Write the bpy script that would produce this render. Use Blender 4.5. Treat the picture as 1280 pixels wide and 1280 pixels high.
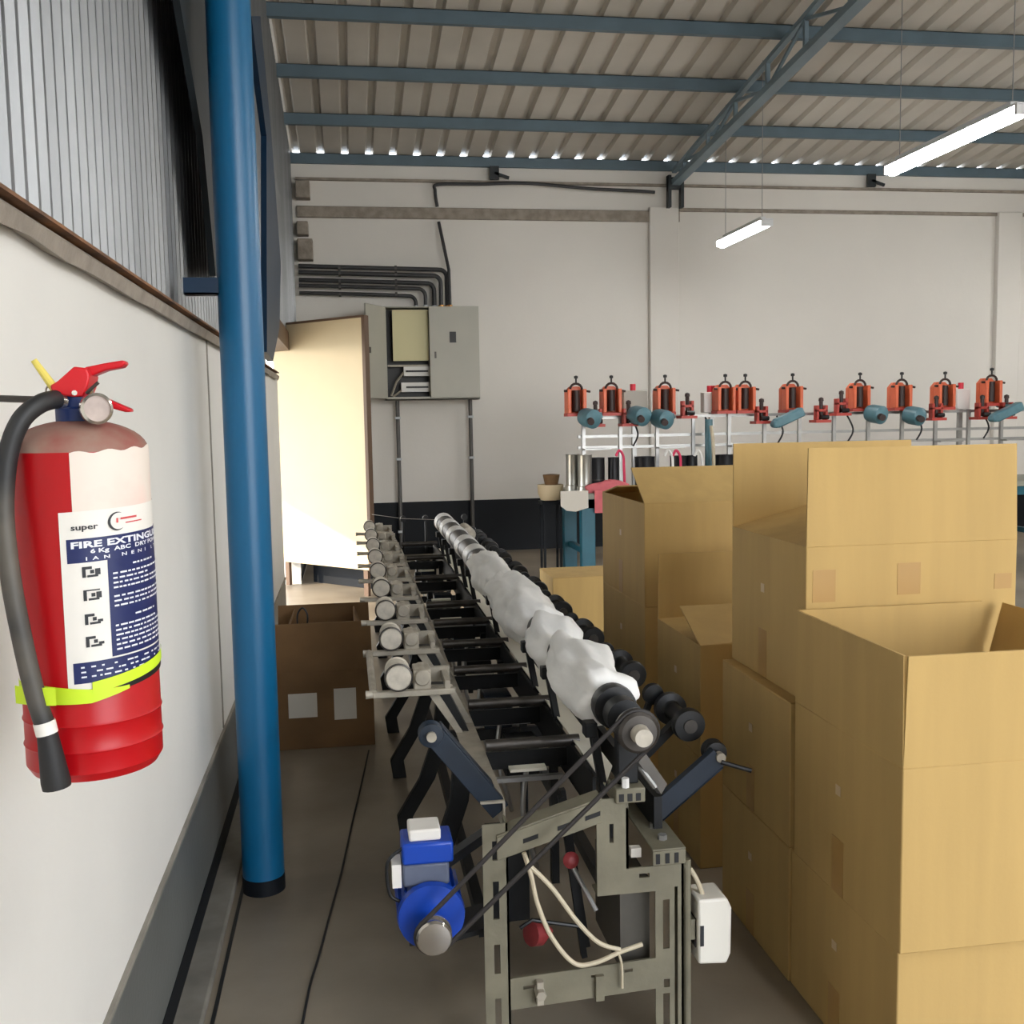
import bpy, bmesh, math, random
from mathutils import Vector, Matrix, noise
random.seed(7)
for o in list(bpy.data.objects): bpy.data.objects.remove(o)
SC = bpy.context.scene
COL = SC.collection
PI = math.pi

# ------------------------------------------------------------------ camera
F = 1280.0
CAM = Vector((0, 0, 1.5))
yd = Vector((-204, -115, F)).normalized()          # world +Y seen in camera coords (x right, y down, z forward)
dn = Vector((240, (F*F-204*240)/115.0, F)).normalized()
zu = -dn
xr = yd.cross(zu)
def ray(px, py):
    c = Vector((px-640, py-640, F))
    return Vector((xr.dot(c), yd.dot(c), zu.dot(c)))
def P(px, py, X=None, Y=None, Z=None):             # photo pixel + one known world coordinate -> point
    r = ray(px, py)
    if X is not None: t = (X-CAM.x)/r.x
    elif Y is not None: t = (Y-CAM.y)/r.y
    else: t = (Z-CAM.z)/r.z
    return CAM + r*t
cam = bpy.data.cameras.new('camera'); cam.sensor_width = 36; cam.lens = 36*F/1280; cam.clip_start = 0.02; cam.clip_end = 300
cam_o = bpy.data.objects.new('camera', cam); COL.objects.link(cam_o)
right = Vector((xr.x, yd.x, zu.x)); down = Vector((xr.y, yd.y, zu.y)); fwd = Vector((xr.z, yd.z, zu.z))
cam_o.matrix_world = Matrix((( right.x, -down.x, -fwd.x, CAM.x), (right.y, -down.y, -fwd.y, CAM.y), (right.z, -down.z, -fwd.z, CAM.z), (0, 0, 0, 1)))
SC.camera = cam_o

# ------------------------------------------------------------------ world, sun, exposure
w = bpy.data.worlds.new('world'); SC.world = w; w.use_nodes = True
wn = w.node_tree.nodes; wl = w.node_tree.links
bg = wn['Background']
tc = wn.new('ShaderNodeTexCoord'); sp = wn.new('ShaderNodeSeparateXYZ'); cr = wn.new('ShaderNodeValToRGB')
cr.color_ramp.elements[0].position = 0.0; cr.color_ramp.elements[0].color = (0.95, 0.93, 0.88, 1)
cr.color_ramp.elements[1].position = 0.7; cr.color_ramp.elements[1].color = (0.45, 0.62, 0.95, 1)
wl.new(tc.outputs['Generated'], sp.inputs[0]); wl.new(sp.outputs['Z'], cr.inputs[0]); wl.new(cr.outputs[0], bg.inputs[0])
bg.inputs[1].default_value = 6.0
sun = bpy.data.lights.new('sun', 'SUN'); sun.energy = 5.5; sun.angle = math.radians(0.6); sun.color = (1, 0.84, 0.62)
sun_o = bpy.data.objects.new('sun', sun); COL.objects.link(sun_o)
sun_o.location = (-20, -4, 14)
sun_o.rotation_euler = Vector((0.84, 0.30, -0.42)).to_track_quat('-Z', 'Y').to_euler()
TUBE_POWER = 38.0
SC.view_settings.view_transform = 'Standard'; SC.view_settings.look = 'None'
SC.view_settings.exposure = 0.64; SC.view_settings.gamma = 1.0; SC.view_settings.use_curve_mapping = False

# ------------------------------------------------------------------ materials
def S(r, g, b):
    f = lambda c: (c/255/12.92) if c/255 <= 0.04045 else ((c/255+0.055)/1.055)**2.4
    return (f(r), f(g), f(b), 1)
MATS = {}
def mat(name, col, rough=0.6, metal=0.0, var=0.0, scale=6.0, bump=0.0, bscale=60.0, col2=None, stretch=(1, 1, 1), emit=0.0, detail=4, spec=0.5, lo=0.35, hi=0.65):
    m = bpy.data.materials.new(name); m.use_nodes = True; nt = m.node_tree; n = nt.nodes; b = n['Principled BSDF']
    b.inputs['Base Color'].default_value = col; b.inputs['Roughness'].default_value = rough; b.inputs['Metallic'].default_value = metal
    b.inputs['Specular IOR Level'].default_value = spec
    if var or col2:
        t = n.new('ShaderNodeTexCoord'); mp = n.new('ShaderNodeMapping'); mp.inputs['Scale'].default_value = stretch
        ns = n.new('ShaderNodeTexNoise'); ns.inputs['Scale'].default_value = scale; ns.inputs['Detail'].default_value = detail
        r = n.new('ShaderNodeValToRGB'); r.color_ramp.elements[0].position = lo; r.color_ramp.elements[1].position = hi
        c2 = col2 or tuple(min(1, c*(1-var)) for c in col[:3])+(1,)
        r.color_ramp.elements[0].color = c2; r.color_ramp.elements[1].color = col
        nt.links.new(t.outputs['Object'], mp.inputs[0]); nt.links.new(mp.outputs[0], ns.inputs[0]); nt.links.new(ns.outputs[0], r.inputs[0]); nt.links.new(r.outputs[0], b.inputs['Base Color'])
    if bump:
        t = n.new('ShaderNodeTexCoord'); ns = n.new('ShaderNodeTexNoise'); ns.inputs['Scale'].default_value = bscale; ns.inputs['Detail'].default_value = 5
        bp = n.new('ShaderNodeBump'); bp.inputs['Strength'].default_value = bump; bp.inputs['Distance'].default_value = 0.01
        nt.links.new(t.outputs['Object'], ns.inputs[0]); nt.links.new(ns.outputs[0], bp.inputs['Height']); nt.links.new(bp.outputs[0], b.inputs['Normal'])
    if emit:
        b.inputs['Emission Color'].default_value = (1, 0.985, 0.96, 1); b.inputs['Emission Strength'].default_value = emit
    MATS[name] = m
    return m
mat('wall_white', S(226, 224, 218), 0.75, var=0.06, scale=1.6, bump=0.15, bscale=25)
mat('wall_back', S(226, 222, 215), 0.75, var=0.05, scale=0.9, bump=0.1, bscale=25)
mat('dado_grey', S(104, 106, 104), 0.45, var=0.2, scale=3, bump=0.1)
mat('dado_black', S(12, 18, 25), 0.55, var=0.3, scale=3, spec=0.25)
mat('floor', S(158, 147, 130), 0.42, col2=S(112, 102, 88), scale=1.4, detail=7, bump=0.05, bscale=40, lo=0.3, hi=0.68)
mat('kerb', S(150, 145, 135), 0.7, var=0.3, scale=8)
mat('outside_ground', S(190, 178, 155), 0.9, var=0.2, scale=0.5)
mat('roof', S(206, 200, 190), 0.5, metal=0.0, var=0.12, scale=1.5)
mat('galv', S(138, 140, 142), 0.36, metal=0.75, var=0.25, scale=3, stretch=(1, 1, 0.15))
mat('steel_blue_grey', S(92, 112, 124), 0.5, var=0.15, scale=4)
mat('truss', S(128, 148, 160), 0.5, var=0.12, scale=4)
mat('dark_steel', S(34, 42, 46), 0.5, var=0.3, scale=6)
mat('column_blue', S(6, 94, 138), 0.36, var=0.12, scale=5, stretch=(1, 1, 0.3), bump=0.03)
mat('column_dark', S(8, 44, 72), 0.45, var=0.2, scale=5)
mat('rust', S(150, 104, 66), 0.75, col2=S(96, 70, 52), scale=9, bump=0.2)
mat('concrete_ledge', S(160, 150, 138), 0.8, var=0.3, scale=12, bump=0.4)
mat('cream_board', S(204, 185, 150), 0.6, var=0.05, scale=2)
mat('brown_frame', S(92, 70, 52), 0.6)
mat('panel_grey', S(176, 174, 162), 0.45, var=0.06, scale=3)
mat('panel_cream', S(214, 206, 160), 0.5)
mat('black', S(14, 15, 17), 0.45, var=0.2, scale=10)
mat('black_rubber', S(28, 28, 29), 0.6, var=0.25, scale=10)
mat('hose', S(34, 35, 36), 0.55, col2=S(98, 92, 82), scale=5, lo=0.28, hi=0.5)
mat('pvc_dark', S(52, 52, 54), 0.45, var=0.2, scale=6)
mat('pvc_light', S(190, 196, 200), 0.45)
mat('conduit', S(96, 94, 92), 0.45, metal=0.4, var=0.2, scale=5)
mat('brass', S(190, 140, 80), 0.35, metal=0.9)
mat('ext_red', S(176, 8, 18), 0.36, var=0.1, scale=4, spec=0.35)
mat('ext_dust', S(146, 122, 108), 0.8, col2=S(140, 84, 74), scale=18)
mat('lever_red', S(200, 16, 30), 0.35)
mat('chrome', S(205, 200, 192), 0.22, metal=0.95)
mat('gauge_face', S(176, 158, 148), 0.4, var=0.2, scale=60)
mat('ext_blue', S(18, 42, 96), 0.4)
mat('label_white', S(226, 222, 214), 0.5, var=0.04, scale=20)
mat('label_old', S(222, 210, 198), 0.6, col2=S(228, 190, 178), scale=14, lo=0.2, hi=0.5)
mat('label_blue', S(16, 30, 84), 0.45)
mat('print_white', S(222, 224, 230), 0.5)
mat('print_black', S(36, 38, 42), 0.5)
mat('print_red', S(200, 80, 80), 0.5)
mat('tag_yellow', S(214, 196, 90), 0.4)
mat('hi_vis', S(196, 226, 40), 0.5)
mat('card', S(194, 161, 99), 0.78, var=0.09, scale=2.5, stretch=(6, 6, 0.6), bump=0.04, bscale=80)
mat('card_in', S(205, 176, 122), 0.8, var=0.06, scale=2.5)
mat('card_shade_brown', S(118, 88, 54), 0.8, var=0.25, scale=4)  # card with shade darkened into its colour; also the brown of the cup
mat('tape', S(178, 140, 80), 0.4, spec=0.4)
mat('tape_mark', S(206, 182, 140), 0.35)
mat('paper', S(206, 200, 188), 0.7)
mat('mach_grey', S(176, 168, 152), 0.5, metal=0.1, var=0.3, scale=14, bump=0.1)
mat('mach_olive', S(122, 117, 98), 0.55, var=0.25, scale=10, bump=0.1)
mat('mach_dark', S(24, 26, 28), 0.5, metal=0.3, var=0.35, scale=12)
mat('mach_navy', S(30, 42, 56), 0.45, metal=0.2, var=0.3, scale=10)
mat('guard', S(84, 80, 72), 0.6, var=0.25, scale=8)
mat('iron', S(84, 80, 76), 0.4, metal=0.7, var=0.3, scale=20)
mat('wheel_face', S(208, 200, 184), 0.55, metal=0.0, var=0.3, scale=25)
mat('white_tray', S(216, 212, 196), 0.5, var=0.06, scale=6)
mat('cloth', S(246, 245, 241), 0.85, var=0.06, scale=8, bump=0.25, bscale=18)
mat('motor_blue', S(18, 66, 170), 0.35, var=0.2, scale=10)
mat('motor_grey', S(96, 104, 124), 0.5, var=0.2, scale=12)
mat('belt', S(44, 40, 38), 0.6)
mat('cable_cream', S(196, 184, 158), 0.5)
mat('red_knob', S(146, 52, 54), 0.5, var=0.3, scale=20)
mat('switch_white', S(228, 224, 212), 0.4)
mat('bench_teal', S(20, 92, 110), 0.45, var=0.15, scale=6)
mat('bench_top', S(150, 152, 138), 0.5, var=0.15, scale=6)
mat('orange', S(232, 112, 72), 0.4, var=0.1, scale=10)
mat('orange_red', S(196, 70, 58), 0.45, var=0.2, scale=10)
mat('head_dark', S(52, 34, 30), 0.5)
mat('teal_motor', S(92, 134, 146), 0.4, var=0.2, scale=12)
mat('steel', S(170, 170, 168), 0.35, metal=0.7, var=0.15, scale=10)
mat('steel_can', S(196, 196, 190), 0.3, metal=0.8)
mat('can_black', S(18, 20, 26), 0.4)
mat('pink', S(214, 110, 116), 0.8, var=0.15, scale=10)
mat('pink_ribbon', S(214, 60, 96), 0.7)
mat('white_plastic', S(226, 224, 220), 0.45)
mat('red_button', S(214, 36, 60), 0.4)
mat('tube_glow', (1, 1, 1, 1), 0.5, emit=TUBE_POWER)
mat('lamp_white', S(225, 226, 228), 0.4)
mat('wire', S(140, 140, 140), 0.5)

# ------------------------------------------------------------------ mesh builder
WL = {}
class MB:
    def __init__(s): s.v = []; s.f = []
    def add(s, vs, fs):
        k = len(s.v); s.v += [Vector(v) for v in vs]; s.f += [tuple(i+k for i in f) for f in fs]; return s
    def box(s, a, b):
        x0, x1 = sorted((a[0], b[0])); y0, y1 = sorted((a[1], b[1])); z0, z1 = sorted((a[2], b[2]))
        return s.add([(x0, y0, z0), (x1, y0, z0), (x1, y1, z0), (x0, y1, z0), (x0, y0, z1), (x1, y0, z1), (x1, y1, z1), (x0, y1, z1)],
                     [(0, 3, 2, 1), (4, 5, 6, 7), (0, 1, 5, 4), (1, 2, 6, 5), (2, 3, 7, 6), (3, 0, 4, 7)])
    def fbox(s, o, u, v, w):          # box from corner o and three edge vectors
        o, u, v, w = map(Vector, (o, u, v, w))
        return s.add([o, o+u, o+u+v, o+v, o+w, o+u+w, o+u+v+w, o+v+w],
                     [(0, 3, 2, 1), (4, 5, 6, 7), (0, 1, 5, 4), (1, 2, 6, 5), (2, 3, 7, 6), (3, 0, 4, 7)])
    def bar(s, a, b, wd, ht, up=(0, 0, 1)):   # rectangular bar centred on a-b
        a, b = Vector(a), Vector(b); d = (b-a).normalized(); up = Vector(up)
        if abs(d.dot(up.normalized())) > 0.98: up = Vector((0, 1, 0))
        sd = d.cross(up).normalized(); u2 = sd.cross(d).normalized()
        return s.fbox(a-sd*wd/2-u2*ht/2, sd*wd, u2*ht, b-a)
    def cyl(s, a, b, r0, r1=None, n=16, cap=True):
        a, b = Vector(a), Vector(b); r1 = r0 if r1 is None else r1
        d = (b-a).normalized(); t = Vector((0, 0, 1)) if abs(d.z) < 0.9 else Vector((1, 0, 0))
        p = d.cross(t).normalized(); q = d.cross(p)
        vs = []
        for c, r in ((a, r0), (b, r1)):
            for i in range(n):
                an = 2*PI*i/n; vs.append(c+(p*math.cos(an)+q*math.sin(an))*r)
        fs = [(i, (i+1) % n, n+(i+1) % n, n+i) for i in range(n)]
        if cap: fs += [tuple(range(n-1, -1, -1)), tuple(range(n, 2*n))]
        return s.add(vs, fs)
    def tube(s, pts, r, n=8, closed=False):
        pts = [Vector(p) for p in pts]; N = len(pts); vs = []; last = None
        rr = r if isinstance(r, (list, tuple)) else [r]*N
        for i, c in enumerate(pts):
            a = pts[i-1] if (i or closed) else pts[i]; b = pts[(i+1) % N] if (i < N-1 or closed) else pts[i]
            d = (b-a).normalized()
            if last is None:
                t = Vector((0, 0, 1)) if abs(d.z) < 0.9 else Vector((1, 0, 0)); p = d.cross(t).normalized()
            else: p = (last-d*last.dot(d)).normalized()
            last = p; q = d.cross(p)
            for k in range(n):
                an = 2*PI*k/n; vs.append(c+(p*math.cos(an)+q*math.sin(an))*rr[i])
        fs = []
        for i in range(N if closed else N-1):
            j = (i+1) % N
            fs += [(i*n+k, i*n+(k+1) % n, j*n+(k+1) % n, j*n+k) for k in range(n)]
        if not closed: fs += [tuple(range(n-1, -1, -1)), tuple(range((N-1)*n, N*n))]
        return s.add(vs, fs)
    def lathe(s, prof, o=(0, 0, 0), ax=(0, 0, 1), n=24):     # prof: (radius, along)
        o, ax = Vector(o), Vector(ax).normalized(); t = Vector((0, 0, 1)) if abs(ax.z) < 0.9 else Vector((1, 0, 0))
        p = ax.cross(t).normalized(); q = ax.cross(p); vs = []
        for r, h in prof:
            for k in range(n):
                an = 2*PI*k/n; vs.append(o+ax*h+(p*math.cos(an)+q*math.sin(an))*max(r, 1e-4))
        fs = []
        for i in range(len(prof)-1):
            fs += [(i*n+k, i*n+(k+1) % n, (i+1)*n+(k+1) % n, (i+1)*n+k) for k in range(n)]
        fs += [tuple(range(n-1, -1, -1)), tuple(range((len(prof)-1)*n, len(prof)*n))]
        return s.add(vs, fs)
    def prism(s, poly, d):            # polygon of 3D points extruded by vector d
        poly = [Vector(p) for p in poly]; d = Vector(d); n = len(poly)
        return s.add(poly+[p+d for p in poly], [tuple(range(n-1, -1, -1)), tuple(range(n, 2*n))]+[(i, (i+1) % n, n+(i+1) % n, n+i) for i in range(n)])
    def slotted(s, o, u, v, th, slots):   # plate with real rectangular slots; slots in (u0,u1,v0,v1) metres
        o, u, v, th = map(Vector, (o, u, v, th)); W, H = u.length, v.length; un, vn = u/W, v/H
        us = sorted({0, W, *[a for q in slots for a in q[:2]]}); vs = sorted({0, H, *[a for q in slots for a in q[2:]]})
        for i in range(len(us)-1):
            for j in range(len(vs)-1):
                cu, cv = (us[i]+us[i+1])/2, (vs[j]+vs[j+1])/2
                if any(a < cu < b and c < cv < d for a, b, c, d in slots): continue
                s.fbox(o+un*us[i]+vn*vs[j], un*(us[i+1]-us[i]), vn*(vs[j+1]-vs[j]), th)
        return s
    def build(s, name, m, parent=None, bevel=0.0, smooth=True, angle=35, loc=None, recalc=True):
        me = bpy.data.meshes.new(name)
        if loc is None:
            if parent is not None: loc = WL[parent.name]
            else:
                xs = [v.x for v in s.v]; ys = [v.y for v in s.v]; zs = [v.z for v in s.v]
                loc = Vector(((min(xs)+max(xs))/2, (min(ys)+max(ys))/2, min(zs)))
        loc = Vector(loc)
        me.from_pydata([v-loc for v in s.v], [], s.f)
        if recalc:
            bm = bmesh.new(); bm.from_mesh(me); bmesh.ops.recalc_face_normals(bm, faces=bm.faces); bm.to_mesh(me); bm.free()
        if smooth:
            me.polygons.foreach_set('use_smooth', [True]*len(me.polygons)); me.set_sharp_from_angle(angle=math.radians(angle))
        me.materials.append(MATS[m])
        o = bpy.data.objects.new(name, me); COL.objects.link(o)
        if parent is not None: o.parent = parent
        else: o.location = loc
        WL[o.name] = loc
        if bevel:
            b = o.modifiers.new('bevel', 'BEVEL'); b.width = bevel; b.segments = 2; b.limit_method = 'ANGLE'; b.angle_limit = math.radians(40)
        return o
def tag(o, label, cat, group=None):
    o['label'] = label; o['category'] = cat
    if group: o['group'] = group
    return o
def thing(name, loc, label, cat, group=None):
    o = bpy.data.objects.new(name, None); COL.objects.link(o); o.location = loc; o.empty_display_size = 0.1
    WL[o.name] = Vector(loc)
    return tag(o, label, cat, group)
def struct(o): o['kind'] = 'structure'; return o
def copy_tree(o, off, parent=None, label=None):
    c = o.copy(); COL.objects.link(c); c.parent = parent
    if parent is None: c.location = o.location+Vector(off)
    WL[c.name] = WL[o.name]+Vector(off)
    for ch in list(o.children): copy_tree(ch, off, c)
    if label: c['label'] = label
    return c
def part_copy(o, off):               # repeat of a part (and its sub-parts) under the same thing
    c = o.copy(); COL.objects.link(c); c.parent = o.parent; c.location = o.location+Vector(off); WL[c.name] = WL[o.name]
    for ch in list(o.children):
        d = ch.copy(); COL.objects.link(d); d.parent = c; WL[d.name] = WL[ch.name]
    return c

# ================================================================== THE SETTING
XL = -0.48; YB = 11.4; XR = 12.0; YF = -4.6
OP0, OP1, OPZ = 7.3, 9.55, 2.12           # opening in the left wall
roofz = lambda y: 4.33+0.125*(YB-y)
fl = struct(MB().box((XL-0.2, YF, -0.12), (XR, YB+0.2, 0)).build('floor', 'floor'))
MB().box((XL, YF, 0), (XL+0.075, OP0-0.02, 0.028)).build('kerb', 'kerb', fl, bevel=0.006)
MB().box((XL+0.09, YF, 0), (XL+0.10, OP0-0.3, 0.004)).build('floor_joint', 'black', fl)
gnd = struct(MB().box((-80, -60, -0.3), (80, 60, -0.121)).build('ground_outside', 'outside_ground'))

wlb = MB().box((XL-0.2, YF, 0), (XL, OP0, 1.80)).box((XL-0.2, OP1, 0), (XL, YB+0.2, 1.80))
wall_l = struct(wlb.build('wall_left', 'wall_white'))
for a, b in ((YF, OP0), (OP1, YB)):
    MB().box((XL, a, 0.10), (XL+0.004, b, 0.40)).build('dado', 'dado_grey', wall_l)
    MB().box((XL, a, 0.395), (XL+0.009, b, 0.407)).build('dado_line', 'kerb', wall_l)
    MB().box((XL, a, 0.028), (XL+0.006, b, 0.10)).build('skirting', 'dado_black', wall_l)
MB().box((XL, 3.70, 0.41), (XL+0.004, 3.712, 1.79)).build('wall_crack', 'kerb', wall_l)
# corrugated cladding above the masonry, one sheet about a metre wide each
def cladding(y0, y1, zb, ztf):
    mb = MB(); per = 0.074; ys = []
    y = y0
    prof = ((0, 0), (0.012, 0), (0.022, 0.013), (0.034, 0.013), (0.044, 0))
    while y < y1-1e-6:
        for d, h in prof:
            if y+d <= y1: ys.append((y+d, h))
        y += per
    ys.append((y1, 0))
    vs = []
    for yy, h in ys:
        vs += [(XL-0.055+h, yy, zb), (XL-0.055+h, yy, ztf(yy)), ]
    fs = [(2*i, 2*i+1, 2*i+3, 2*i+2) for i in range(len(ys)-1)]
    return mb.add(vs, fs)
y = YF
while y < YB-0.01:
    y1 = min(y+0.962, YB)
    zb = OPZ+0.14 if (y1 > OP0 and y < OP1) else 1.79
    cladding(y, y1+0.01, zb, lambda yy: roofz(yy)-0.02).build('corrugated_sheet', 'galv', wall_l, smooth=False, recalc=False)
    y = y1
MB().box((XL-0.16, OP0-0.15, OPZ), (XL-0.02, OP1+0.1, OPZ+0.16)).build('lintel', 'brown_frame', wall_l)
# rough ledge where masonry meets cladding
ld = MB()
N = 60
vs = []; y0, y1 = YF, OP0-0.2
for i in range(N+1):
    yy = y0+(y1-y0)*i/N; j = noise.noise((yy*3, 1, 0))*0.008; k = noise.noise((yy*5, 7, 0))*0.014
    vs += [(XL-0.05, yy, 1.80), (XL+0.022+j, yy, 1.775+k), (XL+0.030+j, yy, 1.80), (XL+0.012, yy, 1.815), (XL-0.05, yy, 1.82)]
fs = [(5*i+a, 5*i+(a+1) % 5, 5*i+5+(a+1) % 5, 5*i+5+a) for i in range(N) for a in range(5)]
t1 = struct(ld.add(vs, fs).build('trim_1', 'concrete_ledge'))
MB().box((XL-0.05, YF, 1.82), (XL+0.028, OP0-0.2, 1.826)).box((XL-0.05, YF, 1.826), (XL-0.044, OP0-0.2, 1.866)).build('angle_iron', 'rust', t1)

aw = struct(MB().fbox((XL-3.6, 5.2, 2.50), (3.35, 0, 0.35), (0, 6.4, 0), (0, 0, 0.02)).build('added_sky_shade', 'galv'))  # unseen awning added to keep sky light off the door leaf
for yy in (5.3, 11.4): MB().box((XL-3.55, yy, -0.12), (XL-3.49, yy+0.06, 2.50)).build('sky_shade_post', 'dark_steel', aw)
wall_b = struct(MB().box((XL-0.2, YB, 0), (XR, YB+0.2, 4.24)).build('wall_back', 'wall_back'))
MB().box((XL, YB-0.005, 0), (XR, YB, 0.58)).build('dado', 'dado_black', wall_b)
for a, b in ((3.40, 3.74), (7.68, 7.99)):
    MB().box((a, YB-0.07, 0), (b, YB, 3.82)).build('pilaster', 'wall_back', wall_b, bevel=0.01)
MB().box((XL, YB-0.045, 3.66), (3.76, YB, 3.78)).build('ledge', 'concrete_ledge', wall_b, bevel=0.008)
MB().box((3.76, YB-0.03, 3.78), (XR, YB, 3.82)).build('ledge', 'concrete_ledge', wall_b, bevel=0.006)
MB().box((XL, YB-0.05, 4.05), (XR, YB, 4.075)).build('ledge', 'concrete_ledge', wall_b)
for i, (za, zb, dx) in enumerate(((3.2, 3.42, 0.16), (3.46, 3.60, 0.12), (3.84, 4.02, 0.15))):   # stepped masonry in the corner
    MB().box((XL, YB-0.16, za), (XL+dx, YB, zb)).build('corner_block', 'concrete_ledge', wall_b, bevel=0.01)
wall_r = struct(MB().box((XR, YF, 0), (XR+0.2, YB+0.2, 6.7)).build('wall_right', 'wall_white'))
wall_f = struct(MB().box((XL-0.2, YF-0.2, 0), (1.6, YF, 6.5)).box((8.2, YF-0.2, 0), (XR+0.2, YF, 6.5)).box((1.6, YF-0.2, 4.4), (8.2, YF, 6.5)).build('wall_front', 'wall_white'))   # with an added, unseen doorway that brings in sky light

# roof: trapezoid ribs running down the slope
rb = MB(); per = 0.255; xs = []
x = XL-0.45
while x < XR+0.1:
    for d, h in ((0, 0), (0.168, 0), (0.186, 0.046), (0.237, 0.046)): xs.append((x+d, h))
    x += per
vs = []; ye = YB+0.05
for xx, h in xs: vs += [(xx, ye, roofz(ye)+h), (xx, YF-0.2, roofz(YF-0.2)+h)]
rb.add(vs, [(2*i, 2*i+1, 2*i+3, 2*i+2) for i in range(len(xs)-1)])
ceil = struct(rb.build('ceiling', 'roof', smooth=False, recalc=False))
sol = ceil.modifiers.new('thickness', 'SOLIDIFY'); sol.thickness = 0.002
y = YB-0.02
while y > YF:
    z = roofz(y)-0.005
    m = 'steel_blue_grey'
    mb = MB(); mb.box((XL-0.4, y-0.025, z-0.1), (XR, y-0.02, z)); mb.box((XL-0.4, y-0.025, z-0.105), (XR, y+0.03, z-0.1)); mb.box((XL-0.4, y-0.025, z-0.005), (XR, y+0.03, z))
    mb.build('purlin', m, ceil)
    y -= 1.0
# rafter along the left edge
MB().bar((XL-0.16, YB-0.05, roofz(YB)-0.19), (XL-0.16, YF, roofz(YF)-0.19), 0.09, 0.14).build('rafter', 'dark_steel', ceil)

# roof truss across the hall
def truss(x, ya, yb, label):
    t = thing('roof_truss', (x, (ya+yb)/2, 4.0), label, 'truss', None)
    top = lambda y: roofz(y)-0.135
    bot = lambda y: 4.06+0.080*(YB-y)
    MB().bar((x, ya, top(ya)), (x, yb, top(yb)), 0.05, 0.04).build('top_chord', 'truss', t)
    MB().bar((x, ya, bot(ya)), (x, yb, bot(yb)), 0.10, 0.06).build('bottom_chord', 'truss', t)
    y = ya-0.35; k = 0
    while y > yb+0.5:
        MB().bar((x, y, bot(y)+0.02), (x, y, top(y)-0.02), 0.035, 0.035).build('web_post', 'truss', t)
        y2 = y-0.75
        if k % 2 == 0: MB().bar((x, y, top(y)-0.02), (x, y2, bot(y2)+0.02), 0.025, 0.025).build('web_diagonal', 'truss', t)
        else: MB().bar((x, y, bot(y)+0.02), (x, y2, top(y2)-0.02), 0.025, 0.025).build('web_diagonal', 'truss', t)
        y = y2; k += 1
    MB().box((x-0.09, YB-0.16, 3.80), (x-0.055, YB-0.075, 4.15)).box((x+0.055, YB-0.16, 3.80), (x+0.09, YB-0.075, 4.15)).box((x-0.09, YB-0.14, 4.0), (x+0.09, YB-0.10, 4.13)).build('wall_bracket', 'dark_steel', t)
    return t
truss(3.68, YB-0.08, 0.5, 'blue-grey steel lattice truss rising from the back wall')
for xx in (1.65, 6.05):
    tag(MB().box((xx-0.05, YB-0.09, 4.08), (xx+0.05, YB-0.055, 4.222)).bar((xx, YB-0.075, 4.15), (xx+0.16, YB-0.075, 4.10), 0.03, 0.03).build('purlin_cleat', 'dark_steel'), 'dark steel cleat at the eaves beam '+('above the electrical cabinet side' if xx < 3 else 'past the roof truss'), 'bracket', 'eaves beam cleats')

# cream door leaf standing open in the left opening
da, db = Vector((-0.655, 9.5, 0)), Vector((0.146, 8.67, 0)); dd = (db-da).normalized(); nn = Vector((-dd.y, dd.x, 0))
if nn.y > 0: nn = -nn
L = (db-da).length
dl = MB().fbox(da+Vector((0, 0, 0.225)), dd*L, nn*-0.035, (0, 0, 2.125))
door = struct(dl.build('door_1', 'cream_board', bevel=0.004))
MB().fbox(da+Vector((0, 0, 2.03))+nn*0.004, dd*(L-0.02), nn*-0.004, (0, 0, 0.315)).build('top_panel', 'cream_board', door)
MB().fbox(da+dd*(L-0.02)+Vector((0, 0, 0.22))+nn*0.008, dd*0.035, nn*-0.05, (0, 0, 2.14)).build('edge_strip', 'brown_frame', door)
MB().fbox(da+Vector((0, 0, 2.345))+nn*0.008, dd*L, nn*-0.05, (0, 0, 0.02)).build('edge_strip', 'brown_frame', door)
MB().fbox(da+dd*0.05+Vector((0, 0, 0.01))-nn*0.01, dd*0.05, nn*-0.03, (0, 0, 0.23)).fbox(da+dd*(L-0.1)+Vector((0, 0, 0.0))-nn*0.01, dd*0.05, nn*-0.03, (0, 0, 0.23)).build('foot', 'brown_frame', door)
MB().fbox(da+dd*0.1+Vector((0, 0, 0.001))-nn*0.30, dd*0.75, nn*-0.02, (0, 0, 0.2)).build('dark_gap_board', 'dado_black', door)  # black board standing behind the gap under the leaf

# ================================================================== BLUE COLUMN
cx, cy = -0.317, 3.27
t = thing('steel_column', (cx, cy, 0), 'glossy blue painted round steel column beside the fire extinguisher', 'column')
MB().cyl((cx, cy, 0.0), (cx, cy, roofz(cy)-0.12), 0.066, n=40).build('shaft', 'column_blue', t)
MB().cyl((cx, cy, 0.0), (cx, cy, 0.05), 0.0675, n=40).build('base_shade_band', 'dado_black', t)  # dark band standing in for the shadow at the column foot
MB().box((XL+0.001, cy-0.03, 1.885), (cx-0.03, cy-0.025, 1.935)).box((XL+0.001, cy-0.03, 1.885), (cx-0.03, cy+0.02, 1.89)).build('wall_bracket', 'column_dark', t)
# dark diagonal brace against the cladding behind the column
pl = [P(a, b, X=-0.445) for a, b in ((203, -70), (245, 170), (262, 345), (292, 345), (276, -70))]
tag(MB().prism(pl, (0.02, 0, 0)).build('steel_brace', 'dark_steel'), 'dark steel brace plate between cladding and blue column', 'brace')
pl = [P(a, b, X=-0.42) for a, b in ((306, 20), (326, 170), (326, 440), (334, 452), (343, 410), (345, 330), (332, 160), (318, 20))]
tag(MB().prism(pl, (0.03, 0, 0)).build('steel_hanger', 'column_dark'), 'dark blue flat steel hanger on the left wall past the blue column', 'hanger')

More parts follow.
